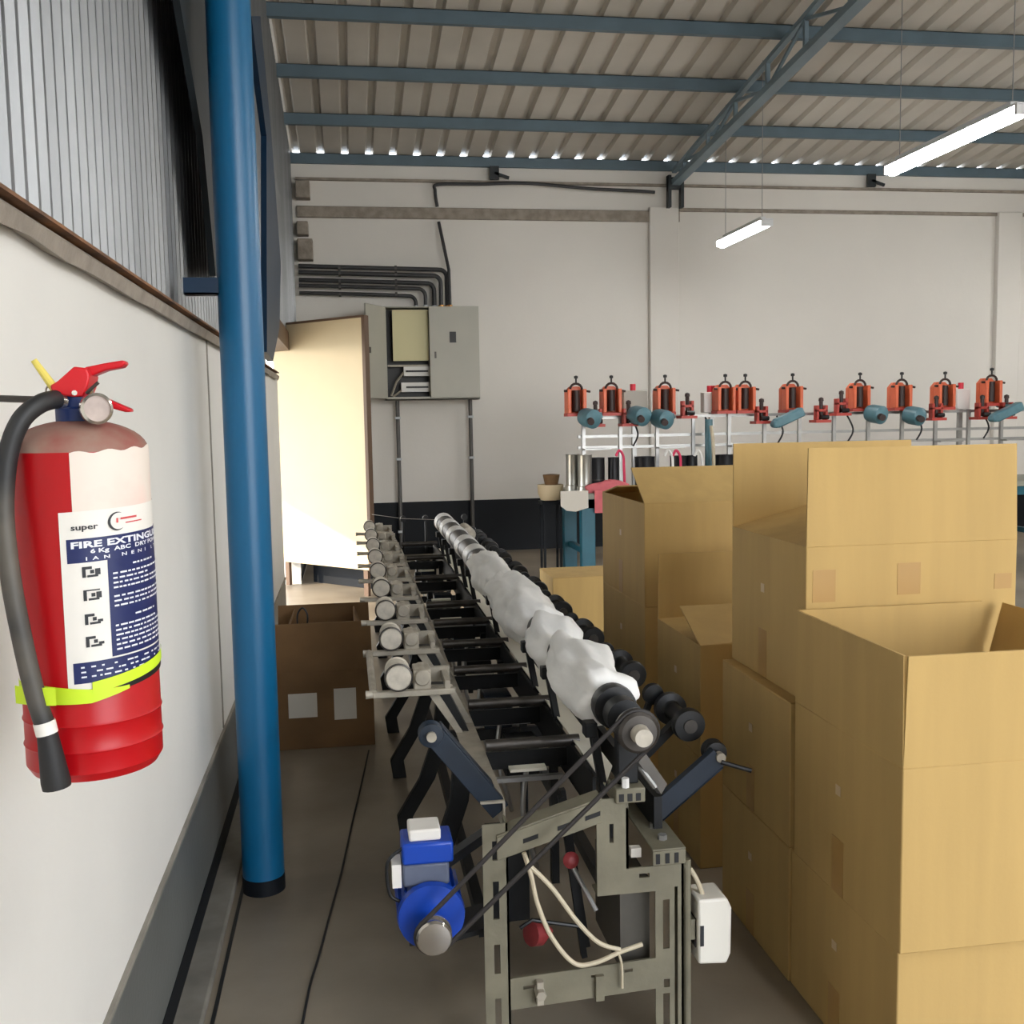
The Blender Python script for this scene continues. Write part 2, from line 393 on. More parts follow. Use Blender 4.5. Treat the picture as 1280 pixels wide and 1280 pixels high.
# ================================================================== TUBE LIGHTS
def tube_light(x, y0, y1, z, label):
    t = thing('tube_light', (x, (y0+y1)/2, z), label, 'lamp', 'hanging tube lights')
    MB().box((x-0.055, y0, z+0.012), (x+0.055, y1, z+0.026)).box((x-0.025, y0+0.1, z+0.03), (x+0.025, y1-0.1, z+0.06)).build('batten', 'lamp_white', t, bevel=0.003)
    n = 10; vs = []
    for yy in (y0+0.02, y1-0.02):
        for k in range(n+1):
            a = PI*k/n; vs.append((x+0.052*math.cos(a), yy, z+0.012-0.066*math.sin(a)))
    fs = [(k, k+1, n+2+k, n+1+k) for k in range(n)]+[tuple(range(n+1)), tuple(range(2*n+1, n, -1))]
    MB().add(vs, fs).build('glowing_tube', 'tube_glow', t)
    for yy in (y0, y1-0.02): MB().box((x-0.055, yy, z-0.042), (x+0.055, yy+0.02, z+0.012)).build('end_cap', 'lamp_white', t)
    for yy in (y0+0.12, y1-0.12): MB().cyl((x, yy, z+0.05), (x, yy, roofz(yy)-0.01), 0.003, n=6).build('suspension_wire', 'wire', t)
    return t
tube_light(3.74, 8.85, 10.0, 3.2, 'lit white tube light hanging beside the back wall')
tube_light(3.84, 5.45, 6.92, 3.2, 'lit white tube light hanging above the cardboard boxes')
for yy in (2.3, -1.0, -4.1): tube_light(3.84, yy, yy+1.4, 3.2, 'lit white tube light in the row behind the boxes, '+{2.3: 'beside the boxes', -1.0: 'second from the loading doorway', -4.1: 'next to the loading doorway'}[yy])
tube_light(1.3, -0.9, 0.6, 3.3, 'added unseen white tube light over the aisle, brightening the machine end')  # lamp added out of view to brighten cloth and box fronts
for yy in (8.85, 5.45, 2.3, -1.0, -4.1): tube_light(8.6, yy, yy+1.4, 3.2, 'lit white tube light in the far row, '+{8.85: 'next to the back wall', 5.45: 'second from the back wall', 2.3: 'middle of five', -1.0: 'second from the front wall', -4.1: 'next to the front wall'}[yy])

# ================================================================== FIRE EXTINGUISHER
EC = Vector((-0.309, 1.25, 0)); ER = 0.0755; EZ0, EZ1 = 1.098, 1.470
ex = thing('fire_extinguisher', (EC.x, EC.y, EZ0), 'red dry powder fire extinguisher hanging on the white wall', 'extinguisher')
prof = [(0.055, EZ0), (ER-0.006, EZ0+0.002), (ER, EZ0+0.012)]
for zr in (1.135, 1.165): prof += [(ER, zr-0.003), (ER+0.0015, zr), (ER, zr+0.003)]
prof += [(ER, EZ1)]
cyl_o = MB().lathe(prof, (EC.x, EC.y, 0), n=64).build('cylinder', 'ext_red', ex, angle=30)
dome = [(ER, EZ1)]+[(ER*math.cos(a)+0.0, EZ1+0.036*math.sin(a)) for a in [PI/2*k/10 for k in range(1, 9)]]+[(0.02, EZ1+0.0355)]
MB().lathe(dome, (EC.x, EC.y, 0), n=64).build('dusty_shoulder', 'ext_dust', ex, angle=60)
vdir = (EC-Vector((0, 0, 0))); vdir.z = 0; vdir.normalize(); front = -vdir; side = Vector((vdir.y, -vdir.x, 0))   # side = to the right as seen from the camera
def cylp(u, z, dr=0.0):            # u: arc length to the right of the camera-facing line
    a = u/ER
    if 0.0007 < dr < 0.0018: z += (u+0.025)*0.045      # the label is stuck on slightly askew
    d = front*math.cos(a)+side*math.sin(a)
    return Vector((EC.x, EC.y, 0))+d*(ER+dr)+Vector((0, 0, z))
def patch(name, m, u0, u1, z0, z1, dr, parent, top=None, bot=None):
    n = 24; vs = []
    for i in range(n+1):
        u = u0+(u1-u0)*i/n
        vs += [cylp(u, z0+(bot(i/n) if bot else 0), dr), cylp(u, z1+(top(i/n) if top else 0), dr)]
    return MB().add(vs, [(2*i, 2*i+2, 2*i+3, 2*i+1) for i in range(n)]).build(name, m, parent, recalc=False)
def zpx(py): return P(103, py, Y=1.18).z
rad = math.radians
u_l = ER*rad(-19); u_r = ER*rad(118)
lab = patch('label_sheet', 'label_white', u_l, u_r, zpx(862), zpx(640), 0.0008, ex)
patch('old_sticker', 'label_old', ER*rad(-8), ER*rad(84), zpx(645), zpx(566), 0.0004, ex, top=lambda q: 0.0016*math.sin(q*23)+0.006*q)
sl = ER*rad(-14)
patch('blue_band', 'label_blue', sl, u_r, zpx(704), zpx(674), 0.0011, lab)
patch('blue_block', 'label_blue', ER*rad(17), u_r, zpx(826), zpx(703.5), 0.0011, lab)
patch('blue_band', 'label_blue', sl, u_r, zpx(854), zpx(828), 0.0011, lab)
def text_on(txt, u, z, h, m, wscale=1.0, bold=0.0, dr=0.0016, name='lettering'):
    c = bpy.data.curves.new('txt', 'FONT'); c.body = txt; c.size = h*1.38; c.offset = bold*h; c.resolution_u = 2
    o = bpy.data.objects.new('txt', c); COL.objects.link(o)
    dg = bpy.context.evaluated_depsgraph_get(); me = bpy.data.meshes.new_from_object(o.evaluated_get(dg))
    bpy.data.objects.remove(o); bpy.data.curves.remove(c)
    bm = bmesh.new(); bm.from_mesh(me)
    bmesh.ops.triangulate(bm, faces=bm.faces)
    mb = MB(); bm.verts.ensure_lookup_table()
    mb.add([cylp(u+v.co.x*wscale, z+v.co.y, dr) for v in bm.verts], [tuple(v.index for v in f.verts) for f in bm.faces])
    bm.free(); bpy.data.meshes.remove(me)
    return mb.build(name, m, lab, smooth=False, recalc=False)
text_on('super', ER*rad(-10), zpx(663), 0.0065, 'print_black', 1.35, 0.03)
text_on('FIRE EXTINGUISHER', ER*rad(-11), zpx(685.5), 0.0072, 'print_white', 1.78, 0.05)
text_on('6 Kg  ABC  DRY POWDER', ER*rad(4), zpx(693), 0.0046, 'print_white', 1.65, 0.04)
text_on('I  A  N     N  E  N  I     L  T  D', ER*rad(0), zpx(701.5), 0.0038, 'print_white', 1.75, 0.03)
# emblem: a crescent with red lines beside it
mb = MB(); vs = []; n = 20; cu, cz = ER*rad(27), zpx(657)
for k in range(n+1):
    a = rad(60)+rad(250)*k/n; wd = 0.0026*math.sin(PI*k/n)+0.0003
    for r in (0.0105, 0.0105-wd): vs.append(cylp(cu+r*math.cos(a), cz+r*math.sin(a), 0.0016))
mb.add(vs, [(2*k, 2*k+1, 2*k+3, 2*k+2) for k in range(n)]).build('emblem', 'print_black', lab, recalc=False)
patch('emblem_line', 'print_red', cu+0.004, cu+0.026, zpx(655.5), zpx(653), 0.0016, lab)
patch('emblem_line', 'print_red', cu-0.001, cu+0.0012, zpx(659), zpx(653), 0.0016, lab)
patch('emblem_line', 'print_red', cu+0.010, cu+0.034, zpx(661), zpx(659.5), 0.0016, lab)
# instruction lines on the blue block (too fine to read in the photograph)
mb = MB()
for py in (713, 722, 728, 734, 740, 751, 757, 763, 778, 788, 794, 800, 806, 812, 818):
    u = ER*rad(21)
    if py in (713, 778): u = ER*rad(40)
    while u < ER*rad(96):
        wdt = random.uniform(0.003, 0.009)
        z0, z1 = zpx(py+1.1), zpx(py-1.1)
        if py in (713, 778) and u > ER*rad(66): break
        mb.add([cylp(u, z0, .0016), cylp(u+wdt, z0, .0016), cylp(u+wdt, z1, .0016), cylp(u, z1, .0016)], [(0, 1, 2, 3)])
        u += wdt+random.uniform(0.001, 0.003)
        if random.random() < 0.06 and u > ER*rad(55): break
for py in (834, 840, 846):
    u = ER*rad(-8)
    while u < ER*rad(96):
        wdt = random.uniform(0.002, 0.008); z0, z1 = zpx(py+1.0), zpx(py-1.0)
        mb.add([cylp(u, z0, .0016), cylp(u+wdt, z0, .0016), cylp(u+wdt, z1, .0016), cylp(u, z1, .0016)], [(0, 1, 2, 3)])
        u += wdt+random.uniform(0.001, 0.012)
mb.build('fine_print', 'print_white', lab, recalc=False)
# four pictograms in the white column
for py, shp in ((716, 0), (745, 1), (775, 2), (803, 3)):
    mb = MB(); u = ER*rad(-3)
    z = zpx(py); q = lambda a, b, c, d: mb.add([cylp(u+a, z+c, .0016), cylp(u+b, z+c, .0016), cylp(u+b, z+d, .0016), cylp(u+a, z+d, .0016)], [(0, 1, 2, 3)])
    q(0, 0.0035, -0.006, 0.006); q(0.0035, 0.010, 0.003, 0.006) if shp != 1 else q(0.0035, 0.017, 0.0045, 0.006)
    q(0.005, 0.016, -0.006, -0.0035); q(0.008, 0.012, -0.002, 0.002); q(0.013, 0.0185, -0.004, 0.003 if shp in (0, 1) else -0.001)
    mb.build('pictogram', 'print_black', lab, recalc=False)
# high visibility strap, slightly slanted
patch('strap', 'hi_vis', ER*rad(-95), ER*rad(30), zpx(878), zpx(856), 0.0024, ex, top=lambda q: -0.002+0.004*math.sin(q*5), bot=lambda q: 0.010*max(0, q-0.75)*4)
patch('strap', 'hi_vis', ER*rad(0), ER*rad(92), zpx(866), zpx(852), 0.0030, ex, top=lambda q: 0.020*q, bot=lambda q: 0.020*q)
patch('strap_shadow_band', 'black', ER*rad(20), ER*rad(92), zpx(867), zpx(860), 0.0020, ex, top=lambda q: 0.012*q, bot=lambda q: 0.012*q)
# neck, valve, gauge, levers
ez = EZ1+0.034
MB().lathe([(0.026, ez), (0.026, ez+0.014), (0.021, ez+0.016), (0.021, ez+0.030)], (EC.x+0.002, EC.y, 0), n=12).build('neck_collar', 'ext_blue', ex)
MB().lathe([(0.015, ez+0.028), (0.017, ez+0.034), (0.017, ez+0.040), (0.012, ez+0.044)], (EC.x+0.002, EC.y, 0), n=20).build('valve_body', 'chrome', ex)
gp = P(117, 511, Y=1.21)
gd = (front+side*0.25).normalized()
MB().lathe([(0.008, -0.02), (0.008, 0), (0.0165, 0.002), (0.0175, 0.006), (0.0175, 0.014), (0.0145, 0.016), (0.0140, 0.0125)], gp, gd, n=28).build('gauge_ring', 'chrome', ex)
MB().cyl(gp+gd*0.010, gp+gd*0.0128, 0.0142, n=24).build('gauge_face', 'gauge_face', ex)
def hp(px, py, Y=1.24): return P(px, py, Y=Y)
MB().prism([hp(*p, 1.226) for p in ((62, 482), (72, 476), (92, 458), (108, 460), (112, 470), (109, 484), (104, 496), (90, 496), (66, 493))], (0, 0.044, 0)).build('handle_block', 'lever_red', ex, bevel=0.002)
MB().prism([hp(*p) for p in ((105, 459), (130, 454), (154, 450), (157, 454), (152, 459), (132, 463), (112, 471))], (0, 0.022, 0)).build('squeeze_lever', 'lever_red', ex, bevel=0.002)
MB().prism([hp(*p) for p in ((118, 494), (132, 498), (162, 511), (163, 515), (156, 515), (130, 508), (114, 503))], (0, 0.022, 0)).build('carry_handle', 'lever_red', ex, bevel=0.002)
MB().tube([hp(108, 492, 1.222), hp(116, 484, 1.222), hp(123, 478, 1.222)], 0.002, n=8).build('safety_pin', 'iron', ex)
MB().cyl(hp(69, 487, 1.235), hp(42, 450, 1.225), 0.0052, 0.0035, n=10).build('pull_tag', 'tag_yellow', ex)
MB().tube([hp(66+9*math.cos(a), 490+11*math.sin(a), 1.235) for a in [2*PI*k/16 for k in range(16)]], 0.0012, n=6, closed=True).build('pin_ring', 'chrome', ex)
MB().cyl(hp(93, 491, 1.227), hp(93, 491, 1.223), 0.003, n=10).build('rivet', 'chrome', ex)
MB().cyl(hp(82, 502), hp(64, 498, 1.23), 0.011, 0.011, n=14).build('hose_coupling', 'chrome', ex)
def spline(pts, n=8):
    pts = [Vector(p) for p in pts]; out = []
    for i in range(len(pts)-1):
        p0 = pts[max(i-1, 0)]; p1 = pts[i]; p2 = pts[i+1]; p3 = pts[min(i+2, len(pts)-1)]
        for k in range(n):
            t = k/n
            out.append(0.5*((2*p1)+(p2-p0)*t+(2*p0-5*p1+4*p2-p3)*t*t+(3*p1-p0-3*p2+p3)*t**3))
    out.append(pts[-1]); return out
hs = [(70, 499, 1.225), (50, 505, 1.20), (26, 526, 1.185), (10, 570, 1.18), (5, 640, 1.175), (13, 720, 1.165), (28, 800, 1.16), (44, 868, 1.158), (56, 906, 1.158)]
hose = MB().tube(spline([hp(*q) for q in hs]), 0.0105, n=14).build('hose', 'hose', ex)
MB().cyl(hp(55, 902, 1.158), hp(59, 917, 1.158), 0.0116, n=14).build('hose_ferrule', 'label_white', hose)
MB().lathe([(0.0108, 0), (0.0125, 0.02), (0.0155, 0.055), (0.015, 0.062), (0.011, 0.060)], hp(59, 916, 1.158), hp(70, 978, 1.158)-hp(59, 916, 1.158), n=18).build('nozzle', 'black_rubber', hose)
patch('strap_loop', 'hi_vis', ER*rad(-52), ER*rad(-22), zpx(872), zpx(850), 0.024, ex)
# wall hook it hangs from
hk = thing('wall_hook', (XL, 1.27, 1.50), 'small grey steel hook plate on the white wall behind the extinguisher', 'hook')
MB().box((XL, 1.235, 1.515), (XL+0.005, 1.275, 1.60)).build('plate', 'panel_grey', hk)
MB().tube([(XL+0.003, 1.255, 1.535), (XL+0.05, 1.255, 1.533), (XL+0.115, 1.252, 1.530), (EC.x-0.017, 1.25, 1.528)], 0.004, n=8).build('arm', 'iron', hk)
MB().cyl((XL+0.004, 1.255, 1.58), (XL+0.011, 1.255, 1.58), 0.005, n=8).build('screw', 'iron', hk)

# ================================================================== ELECTRIC PANEL
PY = 11.05
t = thing('electrical_cabinet', (0.9, YB, 1.69), 'grey wall-mounted electrical cabinet with its left door open', 'cabinet')
x0, x1, z0, z1 = 0.40, 1.41, 1.70, 2.69
MB().box((x0, YB-0.08, z0), (x1, YB-0.075, z1)).build('back_plate', 'panel_grey', t)
MB().box((x0, PY, z0), (x0+0.012, YB-0.07, z1)).box((x1-0.012, PY, z0), (x1, YB-0.07, z1)).box((x0, PY, z0), (x1, YB-0.07, z0+0.012)).box((x0, PY, z1-0.012), (x1, YB-0.07, z1)).box((x0, PY, z0), (x1, PY+0.02, z0+0.035)).build('case', 'panel_grey', t)
MB().box((x0+0.02, YB-0.12, z0+0.02), (0.875, YB-0.10, z1-0.02)).build('inner_panel', 'black', t)
MB().box((x0+0.09, PY+0.06, 2.12), (0.87, PY+0.075, 2.66)).build('cover_plate', 'panel_cream', t)
for za in (1.96, 1.79):
    b = MB().box((0.60+(0 if za > 1.9 else -0.03), PY+0.08, za), (0.88, PY+0.16, za+0.10)).build('breaker_row', 'white_plastic', t)
    MB().box((0.62, PY+0.068, za+0.04), (0.86, PY+0.08, za+0.06)).build('switch_levers', 'black', b)
MB().box((x0+0.03, PY+0.09, 2.06), (0.86, PY+0.12, 2.08)).tube([(0.46, PY+0.1, 1.75), (0.52, PY+0.1, 1.9), (0.6, PY+0.1, 2.0)], 0.012).tube([(0.48, PY+0.1, 1.74), (0.56, PY+0.1, 1.80), (0.62, PY+0.1, 1.84)], 0.01).build('cabling', 'mach_grey', t)
dr = MB().box((0.875, PY-0.025, z0+0.02), (x1-0.004, PY-0.001, z1-0.004)).build('door', 'panel_grey', t, bevel=0.004)
MB().box((1.09, PY-0.030, 2.305), (1.16, PY-0.0255, 2.42)).build('meter_window', 'black', dr)
MB().box((0.925, PY-0.032, 2.14), (0.945, PY-0.0255, 2.21)).build('handle', 'iron', dr)
dv = Vector((-0.47, -0.88, 0)).normalized()
dr = MB().fbox((x0+0.004, PY-0.004, z0+0.02), dv*0.46, Vector((-dv.y, dv.x, 0))*0.02, (0, 0, z1-z0-0.03)).build('door', 'panel_grey', t, bevel=0.004)
q = Vector((x0, PY, 2.18))+dv*0.40
MB().fbox(q+Vector((0.018, 0, 0)), dv*0.03, Vector((0.02, 0, 0)), (0, 0, 0.06)).build('handle', 'iron', dr)
# conduits above
bend = lambda pts: pts
for i, (zz, xe, yy) in enumerate(((3.11, 1.10, 11.30), (3.04, 1.03, 11.26), (2.965, 0.96, 11.30), (2.90, 0.86, 11.25), (2.83, 0.76, 11.30))):
    r = 0.024 if i < 3 else 0.02
    pts = [(XL+0.002, yy, zz+0.03), (0.2, yy, zz+0.015), (xe-0.12, yy, zz)]
    for k in range(1, 7):
        a = PI/2*k/6; pts.append((xe-0.08+0.08*math.sin(a), yy, zz-0.08*(1-math.cos(a))))
    pts.append((xe, yy, z1+0.035))
    c = thing('conduit_pipe', (0.3, yy, z1+0.03), 'dark plastic conduit into the cabinet top, '+('topmost', 'second from top', 'middle', 'second from bottom', 'lowest')[i]+' of five', 'pipe', 'conduits above the electrical cabinet')
    MB().tube(pts, r, n=12).build('pipe', 'pvc_dark', c)
    MB().cyl((xe, yy, z1+0.0), (xe, yy, z1+0.035), r+0.008, n=12).build('gland', 'brass' if i < 2 else 'pvc_light', c)
    for xc in (-0.05, 0.55): 
        if xc < xe-0.15: MB().cyl((xc-0.012, yy, zz+0.012), (xc+0.012, yy, zz+0.012), r+0.006, n=12).build('clip', 'conduit', c)
c = thing('conduit_riser', (1.08, 11.33, 2.7), 'thin dark conduit rising up the wall from the cabinet', 'pipe')
MB().tube([(1.125, 11.24, z1+0.002), (1.12, 11.24, 3.1), (1.03, 11.32, 3.62)], 0.018, n=10).build('pipe', 'pvc_dark', c)
MB().cyl((1.125, 11.24, z1+0.002), (1.125, 11.24, z1+0.035), 0.026, n=10).build('gland', 'brass', c)
for xx, lb in ((0.53, 'thin grey conduit dropping to the floor below the open cabinet door'), (1.33, 'thin grey conduit dropping to the floor below the closed cabinet door')):
    c = thing('conduit_drop', (xx, 11.3, 0), lb, 'pipe')
    MB().cyl((xx, 11.30, 0.0), (xx, 11.30, z0), 0.022, n=12).build('pipe', 'conduit', c)
    for zz in (0.25, 1.05, 1.5): MB().box((xx-0.03, 11.275, zz), (xx+0.03, 11.335, zz+0.025)).build('clip', 'pvc_light', c)
tag(MB().tube(spline([(1.02, 11.34, 3.785), (1.0, 11.33, 3.95), (1.04, 11.33, 4.02), (1.5, 11.32, 4.03), (2.0, 11.31, 4.045), (2.7, 11.31, 4.0), (3.2, 11.31, 3.985), (3.45, 11.30, 3.97)]), 0.018, n=8).build('wall_cable', 'pvc_dark'), 'dark cable sagging along the top of the back wall', 'cable')

# ================================================================== WINDING MACHINE
mc = thing('winding_machine', (0.5, 4.8, 0), 'long grey and black yarn winding machine with rows of rollers', 'machine')
YA, YZ = 2.22, 7.35
ZR = 0.60
# rails
MB().box((0.285, YA+0.16, ZR-0.03), (0.345, YZ, ZR-0.024)).box((0.339, YA+0.16, ZR-0.10), (0.345, YZ, ZR-0.03)).build('side_rail', 'mach_grey', mc)
MB().box((0.572, YA+0.20, ZR-0.10), (0.580, YZ, ZR+0.005)).box((0.572, YA+0.20, ZR-0.10), (0.64, YZ, ZR-0.092)).build('side_rail', 'mach_dark', mc)
MB().box((0.70, YA+0.1, ZR-0.10), (0.72, YZ, ZR-0.02)).build('side_rail', 'mach_dark', mc)
MB().add([(0.581, 2.33, ZR+0.012), (0.581, YZ-0.4, ZR+0.012), (0.648, YZ-0.4, ZR-0.01), (0.648, 2.52, ZR-0.01), (0.581, 2.33, ZR+0.016), (0.581, YZ-0.4, ZR+0.016), (0.648, YZ-0.4, ZR-0.006), (0.648, 2.52, ZR-0.006)],
         [(0, 1, 2, 3), (4, 7, 6, 5), (0, 4, 5, 1), (1, 5, 6, 2), (2, 6, 7, 3), (3, 7, 4, 0)]).build('tray_strip', 'white_tray', mc, smooth=False)
for xx in (0.30, 0.68): MB().box((xx, 2.6, 0.12), (xx+0.03, YZ, 0.16)).build('lower_rail', 'mach_dark', mc)
# cross members between the rails
for yy in (2.70, 3.11, 3.55, 3.98, 4.42, 4.86, 5.7, 6.55, 7.3):
    MB().cyl((0.34, yy, ZR+0.01), (0.60, yy, ZR+0.01), 0.016, n=12).build('cross_bar', 'iron', mc)
    MB().box((0.345, yy+0.03, ZR-0.07), (0.572, yy+0.038, ZR-0.02)).build('cross_plate', 'mach_dark', mc)
# legs: kinked flat feet both sides
YS = [2.93+0.53*i for i in range(9)]
LEGY = (2.95, 3.58, 4.20, 4.83, 5.6, 6.4, 7.2)
for yy in LEGY:
    for s in (-1, 1):
        c0 = 0.5
        X = lambda x: c0+s*(x-c0) if s > 0 else x
        m = lambda x: x if s < 0 else 2*c0-x
        pts = [(m(0.31), yy, ZR-0.05), (m(0.29), yy, 0.36), (m(0.238), yy, 0.21), (m(0.155), yy, 0.075), (m(0.165), yy, 0.0)]
        mb = MB()
        poly = []
        wd = 0.028
        for k, p in enumerate(pts): poly.append(Vector(p)+Vector((-wd, 0, 0)))
        for k, p in reversed(list(enumerate(pts))): poly.append(Vector(p)+Vector((wd, 0, 0)))
        mb.prism(poly, (0, 0.035, 0)).build('leg', 'mach_dark', mc, bevel=0.003)
for yy in LEGY[1::2]:
    MB().box((0.29, yy, 0.34), (0.71, yy+0.02, 0.38)).build('leg_tie', 'mach_dark', mc)
# inner uprights and gear boxes, dark clutter under the rollers
for i, yy in enumerate(YS):
    MB().box((0.545, yy-0.10, 0.14), (0.567, yy-0.07, ZR-0.05)).build('inner_post', 'mach_dark', mc)
    MB().box((0.44, yy+0.05, 0.40), (0.54, yy+0.16, 0.52)).cyl((0.40, yy+0.10, 0.46), (0.44, yy+0.10, 0.46), 0.03, n=14).build('gear_box', 'mach_navy' if i % 2 else 'mach_dark', mc, bevel=0.006)
    MB().tube(spline([(0.49, yy-0.02, 0.48), (0.47, yy-0.05, 0.34), (0.50, yy-0.08, 0.2), (0.52, yy-0.02, 0.13)]), 0.008, n=8).build('tension_rod', 'steel', mc)
    MB().bar((0.36, yy-0.2, 0.50), (0.56, yy-0.2, 0.50), 0.02, 0.012).build('guide_bar', 'steel', mc)
    MB().bar((0.40, yy-0.26, 0.55), (0.50, yy-0.26, 0.55), 0.035, 0.008).build('guide_plate', 'white_tray', mc)
# ---- left row of rollers, one station built and repeated
XA, ZA = 0.118, 0.76
y0 = YS[0]
st = []
st.append(MB().box((XA-0.075, y0-0.012, ZA-0.062), (XA+0.165, y0+0.012, ZA-0.044)).build('arm_bar', 'mach_grey', mc, bevel=0.003))
r_ = MB().lathe([(0.014, -0.034), (0.034, -0.033), (0.0375, -0.028), (0.0375, 0.05), (0.033, 0.052), (0.033, 0.075), (0.036, 0.077), (0.036, 0.085), (0.01, 0.086)], (XA, y0, ZA), (0, 1, 0), n=28).build('roller', 'wheel_face', mc)
MB().tube([(XA+0.0375*math.cos(2*PI*k/28), y0-0.026, ZA+0.0375*math.sin(2*PI*k/28)) for k in range(28)], 0.0042, n=8, closed=True).build('rim', 'iron', r_)
st.append(r_)
st.append(MB().cyl((XA-0.095, y0, ZA-0.052), (XA-0.060, y0, ZA-0.052), 0.0125, 0.010, n=12).build('handle_pin', 'mach_grey', mc))
st.append(MB().box((XA+0.045, y0+0.0, ZA-0.05), (XA+0.095, y0+0.09, ZA+0.012)).cyl((XA+0.07, y0-0.01, ZA-0.01), (XA+0.07, y0+0.10, ZA-0.01), 0.024, n=14).build('bearing_block', 'mach_grey', mc, bevel=0.004))
st.append(MB().cyl((XA, y0+0.03, ZA), (XA+0.07, y0+0.06, ZA-0.01), 0.012, n=10).build('axle', 'iron', mc))
tri = [(XA+0.10, ZA-0.062), (XA+0.165, ZA-0.062), (0.345, ZR-0.03), (0.30, ZR-0.03)]
st.append(MB().prism([(a, y0+0.10, b) for a, b in tri], (0, 0.012, 0)).build('support_plate', 'mach_grey', mc))
st.append(MB().prism([(XA+0.085, y0+0.01, ZA-0.06), (XA+0.115, y0+0.01, ZA-0.06), (XA+0.19, y0+0.01, ZR-0.03), (XA+0.17, y0+0.01, ZR-0.03)], (0, 0.02, 0)).build('support_strut', 'mach_grey', mc))
st.append(MB().box((XA+0.135, y0-0.01, ZA-0.044), (XA+0.15, y0+0.13, ZA-0.02)).box((XA+0.05, y0+0.12, ZA-0.055), (XA+0.16, y0+0.135, ZA-0.01)).build('guide_bracket', 'mach_grey', mc))
st.append(MB().prism([(XA+0.10, y0+0.02, ZA-0.07), (XA+0.15, y0+0.02, ZA-0.07), (XA+0.205, y0+0.02, ZR-0.025), (XA+0.18, y0+0.02, ZR-0.02)], (0, 0.25, 0)).build('side_plate', 'mach_dark', mc))
for i in range(1, 9):
    for p in st: part_copy(p, (0, YS[i]-y0, 0))
MB().tube([(XA-0.073, YS[0], ZA-0.05), (XA-0.075, YS[1], ZA-0.05)], 0.011, n=10).build('side_rod', 'mach_grey', mc)
# near arms with their pulleys
for s, (pc, pe) in enumerate((((0.168, 0.757), (0.335, 0.545)), ((0.885, 0.650), (0.715, 0.515)))):
    yy = 2.40 if s == 0 else 2.38
    d = Vector((pe[0]-pc[0], 0, pe[1]-pc[1])).normalized()
    MB().bar((pc[0], yy, pc[1]), (pe[0], yy, pe[1]), 0.050, 0.024, up=(0, 1, 0)).fbox(Vector((pc[0], yy-0.012, pc[1]))+d*0.01+Vector((-d.z, 0, d.x))*0.025, d*0.2, (0, 0.05, 0), Vector((-d.z, 0, d.x))*0.004).build('arm', 'mach_navy', mc, bevel=0.003)
    w_ = MB().lathe([(0.010, -0.022), (0.028, -0.020), (0.030, -0.014), (0.024, -0.006), (0.024, 0.004), (0.030, 0.012), (0.028, 0.018), (0.01, 0.02)], (pc[0], yy-(0.03 if s == 0 else -0.035), pc[1]), (0, 1, 0), n=28).build('arm_pulley', 'mach_navy' if s == 0 else 'black', mc)
    MB().cyl((pc[0], yy-0.062 if s == 0 else yy-0.02, pc[1]), (pc[0], yy, pc[1]), 0.012, n=14).build('hub', 'mach_grey', w_)
MB().cyl((0.885, 2.36, 0.64), (0.955, 2.34, 0.62), 0.006, n=8).build('handle_rod', 'black', mc)
# ---- right row: black flanged rollers
XC, ZC = 0.843, 0.70
base = None
for i in range(9):
    yy = 2.50+0.53*i
    if base is None:
        a1 = MB().lathe([(0.01, -0.03), (0.040, -0.028), (0.043, -0.02), (0.043, -0.004), (0.022, 0.0), (0.022, 0.12), (0.026, 0.125), (0.044, 0.13), (0.044, 0.15), (0.022, 0.155), (0.022, 0.24)], (XC, yy, ZC), (0, 1, 0), n=26).build('flanged_roller', 'black', mc)
        MB().cyl((XC, yy-0.034, ZC), (XC, yy-0.026, ZC), 0.018, n=18).build('hub', 'iron', a1)
        a2 = MB().bar((XC-0.005, yy+0.06, ZC-0.012), (0.712, yy+0.06, ZR-0.03), 0.02, 0.03, up=(0, 1, 0)).build('roller_arm', 'mach_dark', mc)
        a3 = MB().lathe([(0.008, 0), (0.028, 0.004), (0.030, 0.02), (0.008, 0.026)], (XC-0.035, yy+0.17, ZC+0.03), (0, 1, 0), n=22).bar((XC-0.035, yy+0.19, ZC+0.03), (XC-0.09, yy+0.19, ZR-0.02), 0.014, 0.02, up=(0, 1, 0)).build('idler_wheel', 'mach_dark', mc)
        base = (a1, a2, a3)
    else:
        for p in base: part_copy(p, (0, 0.53*i, 0))
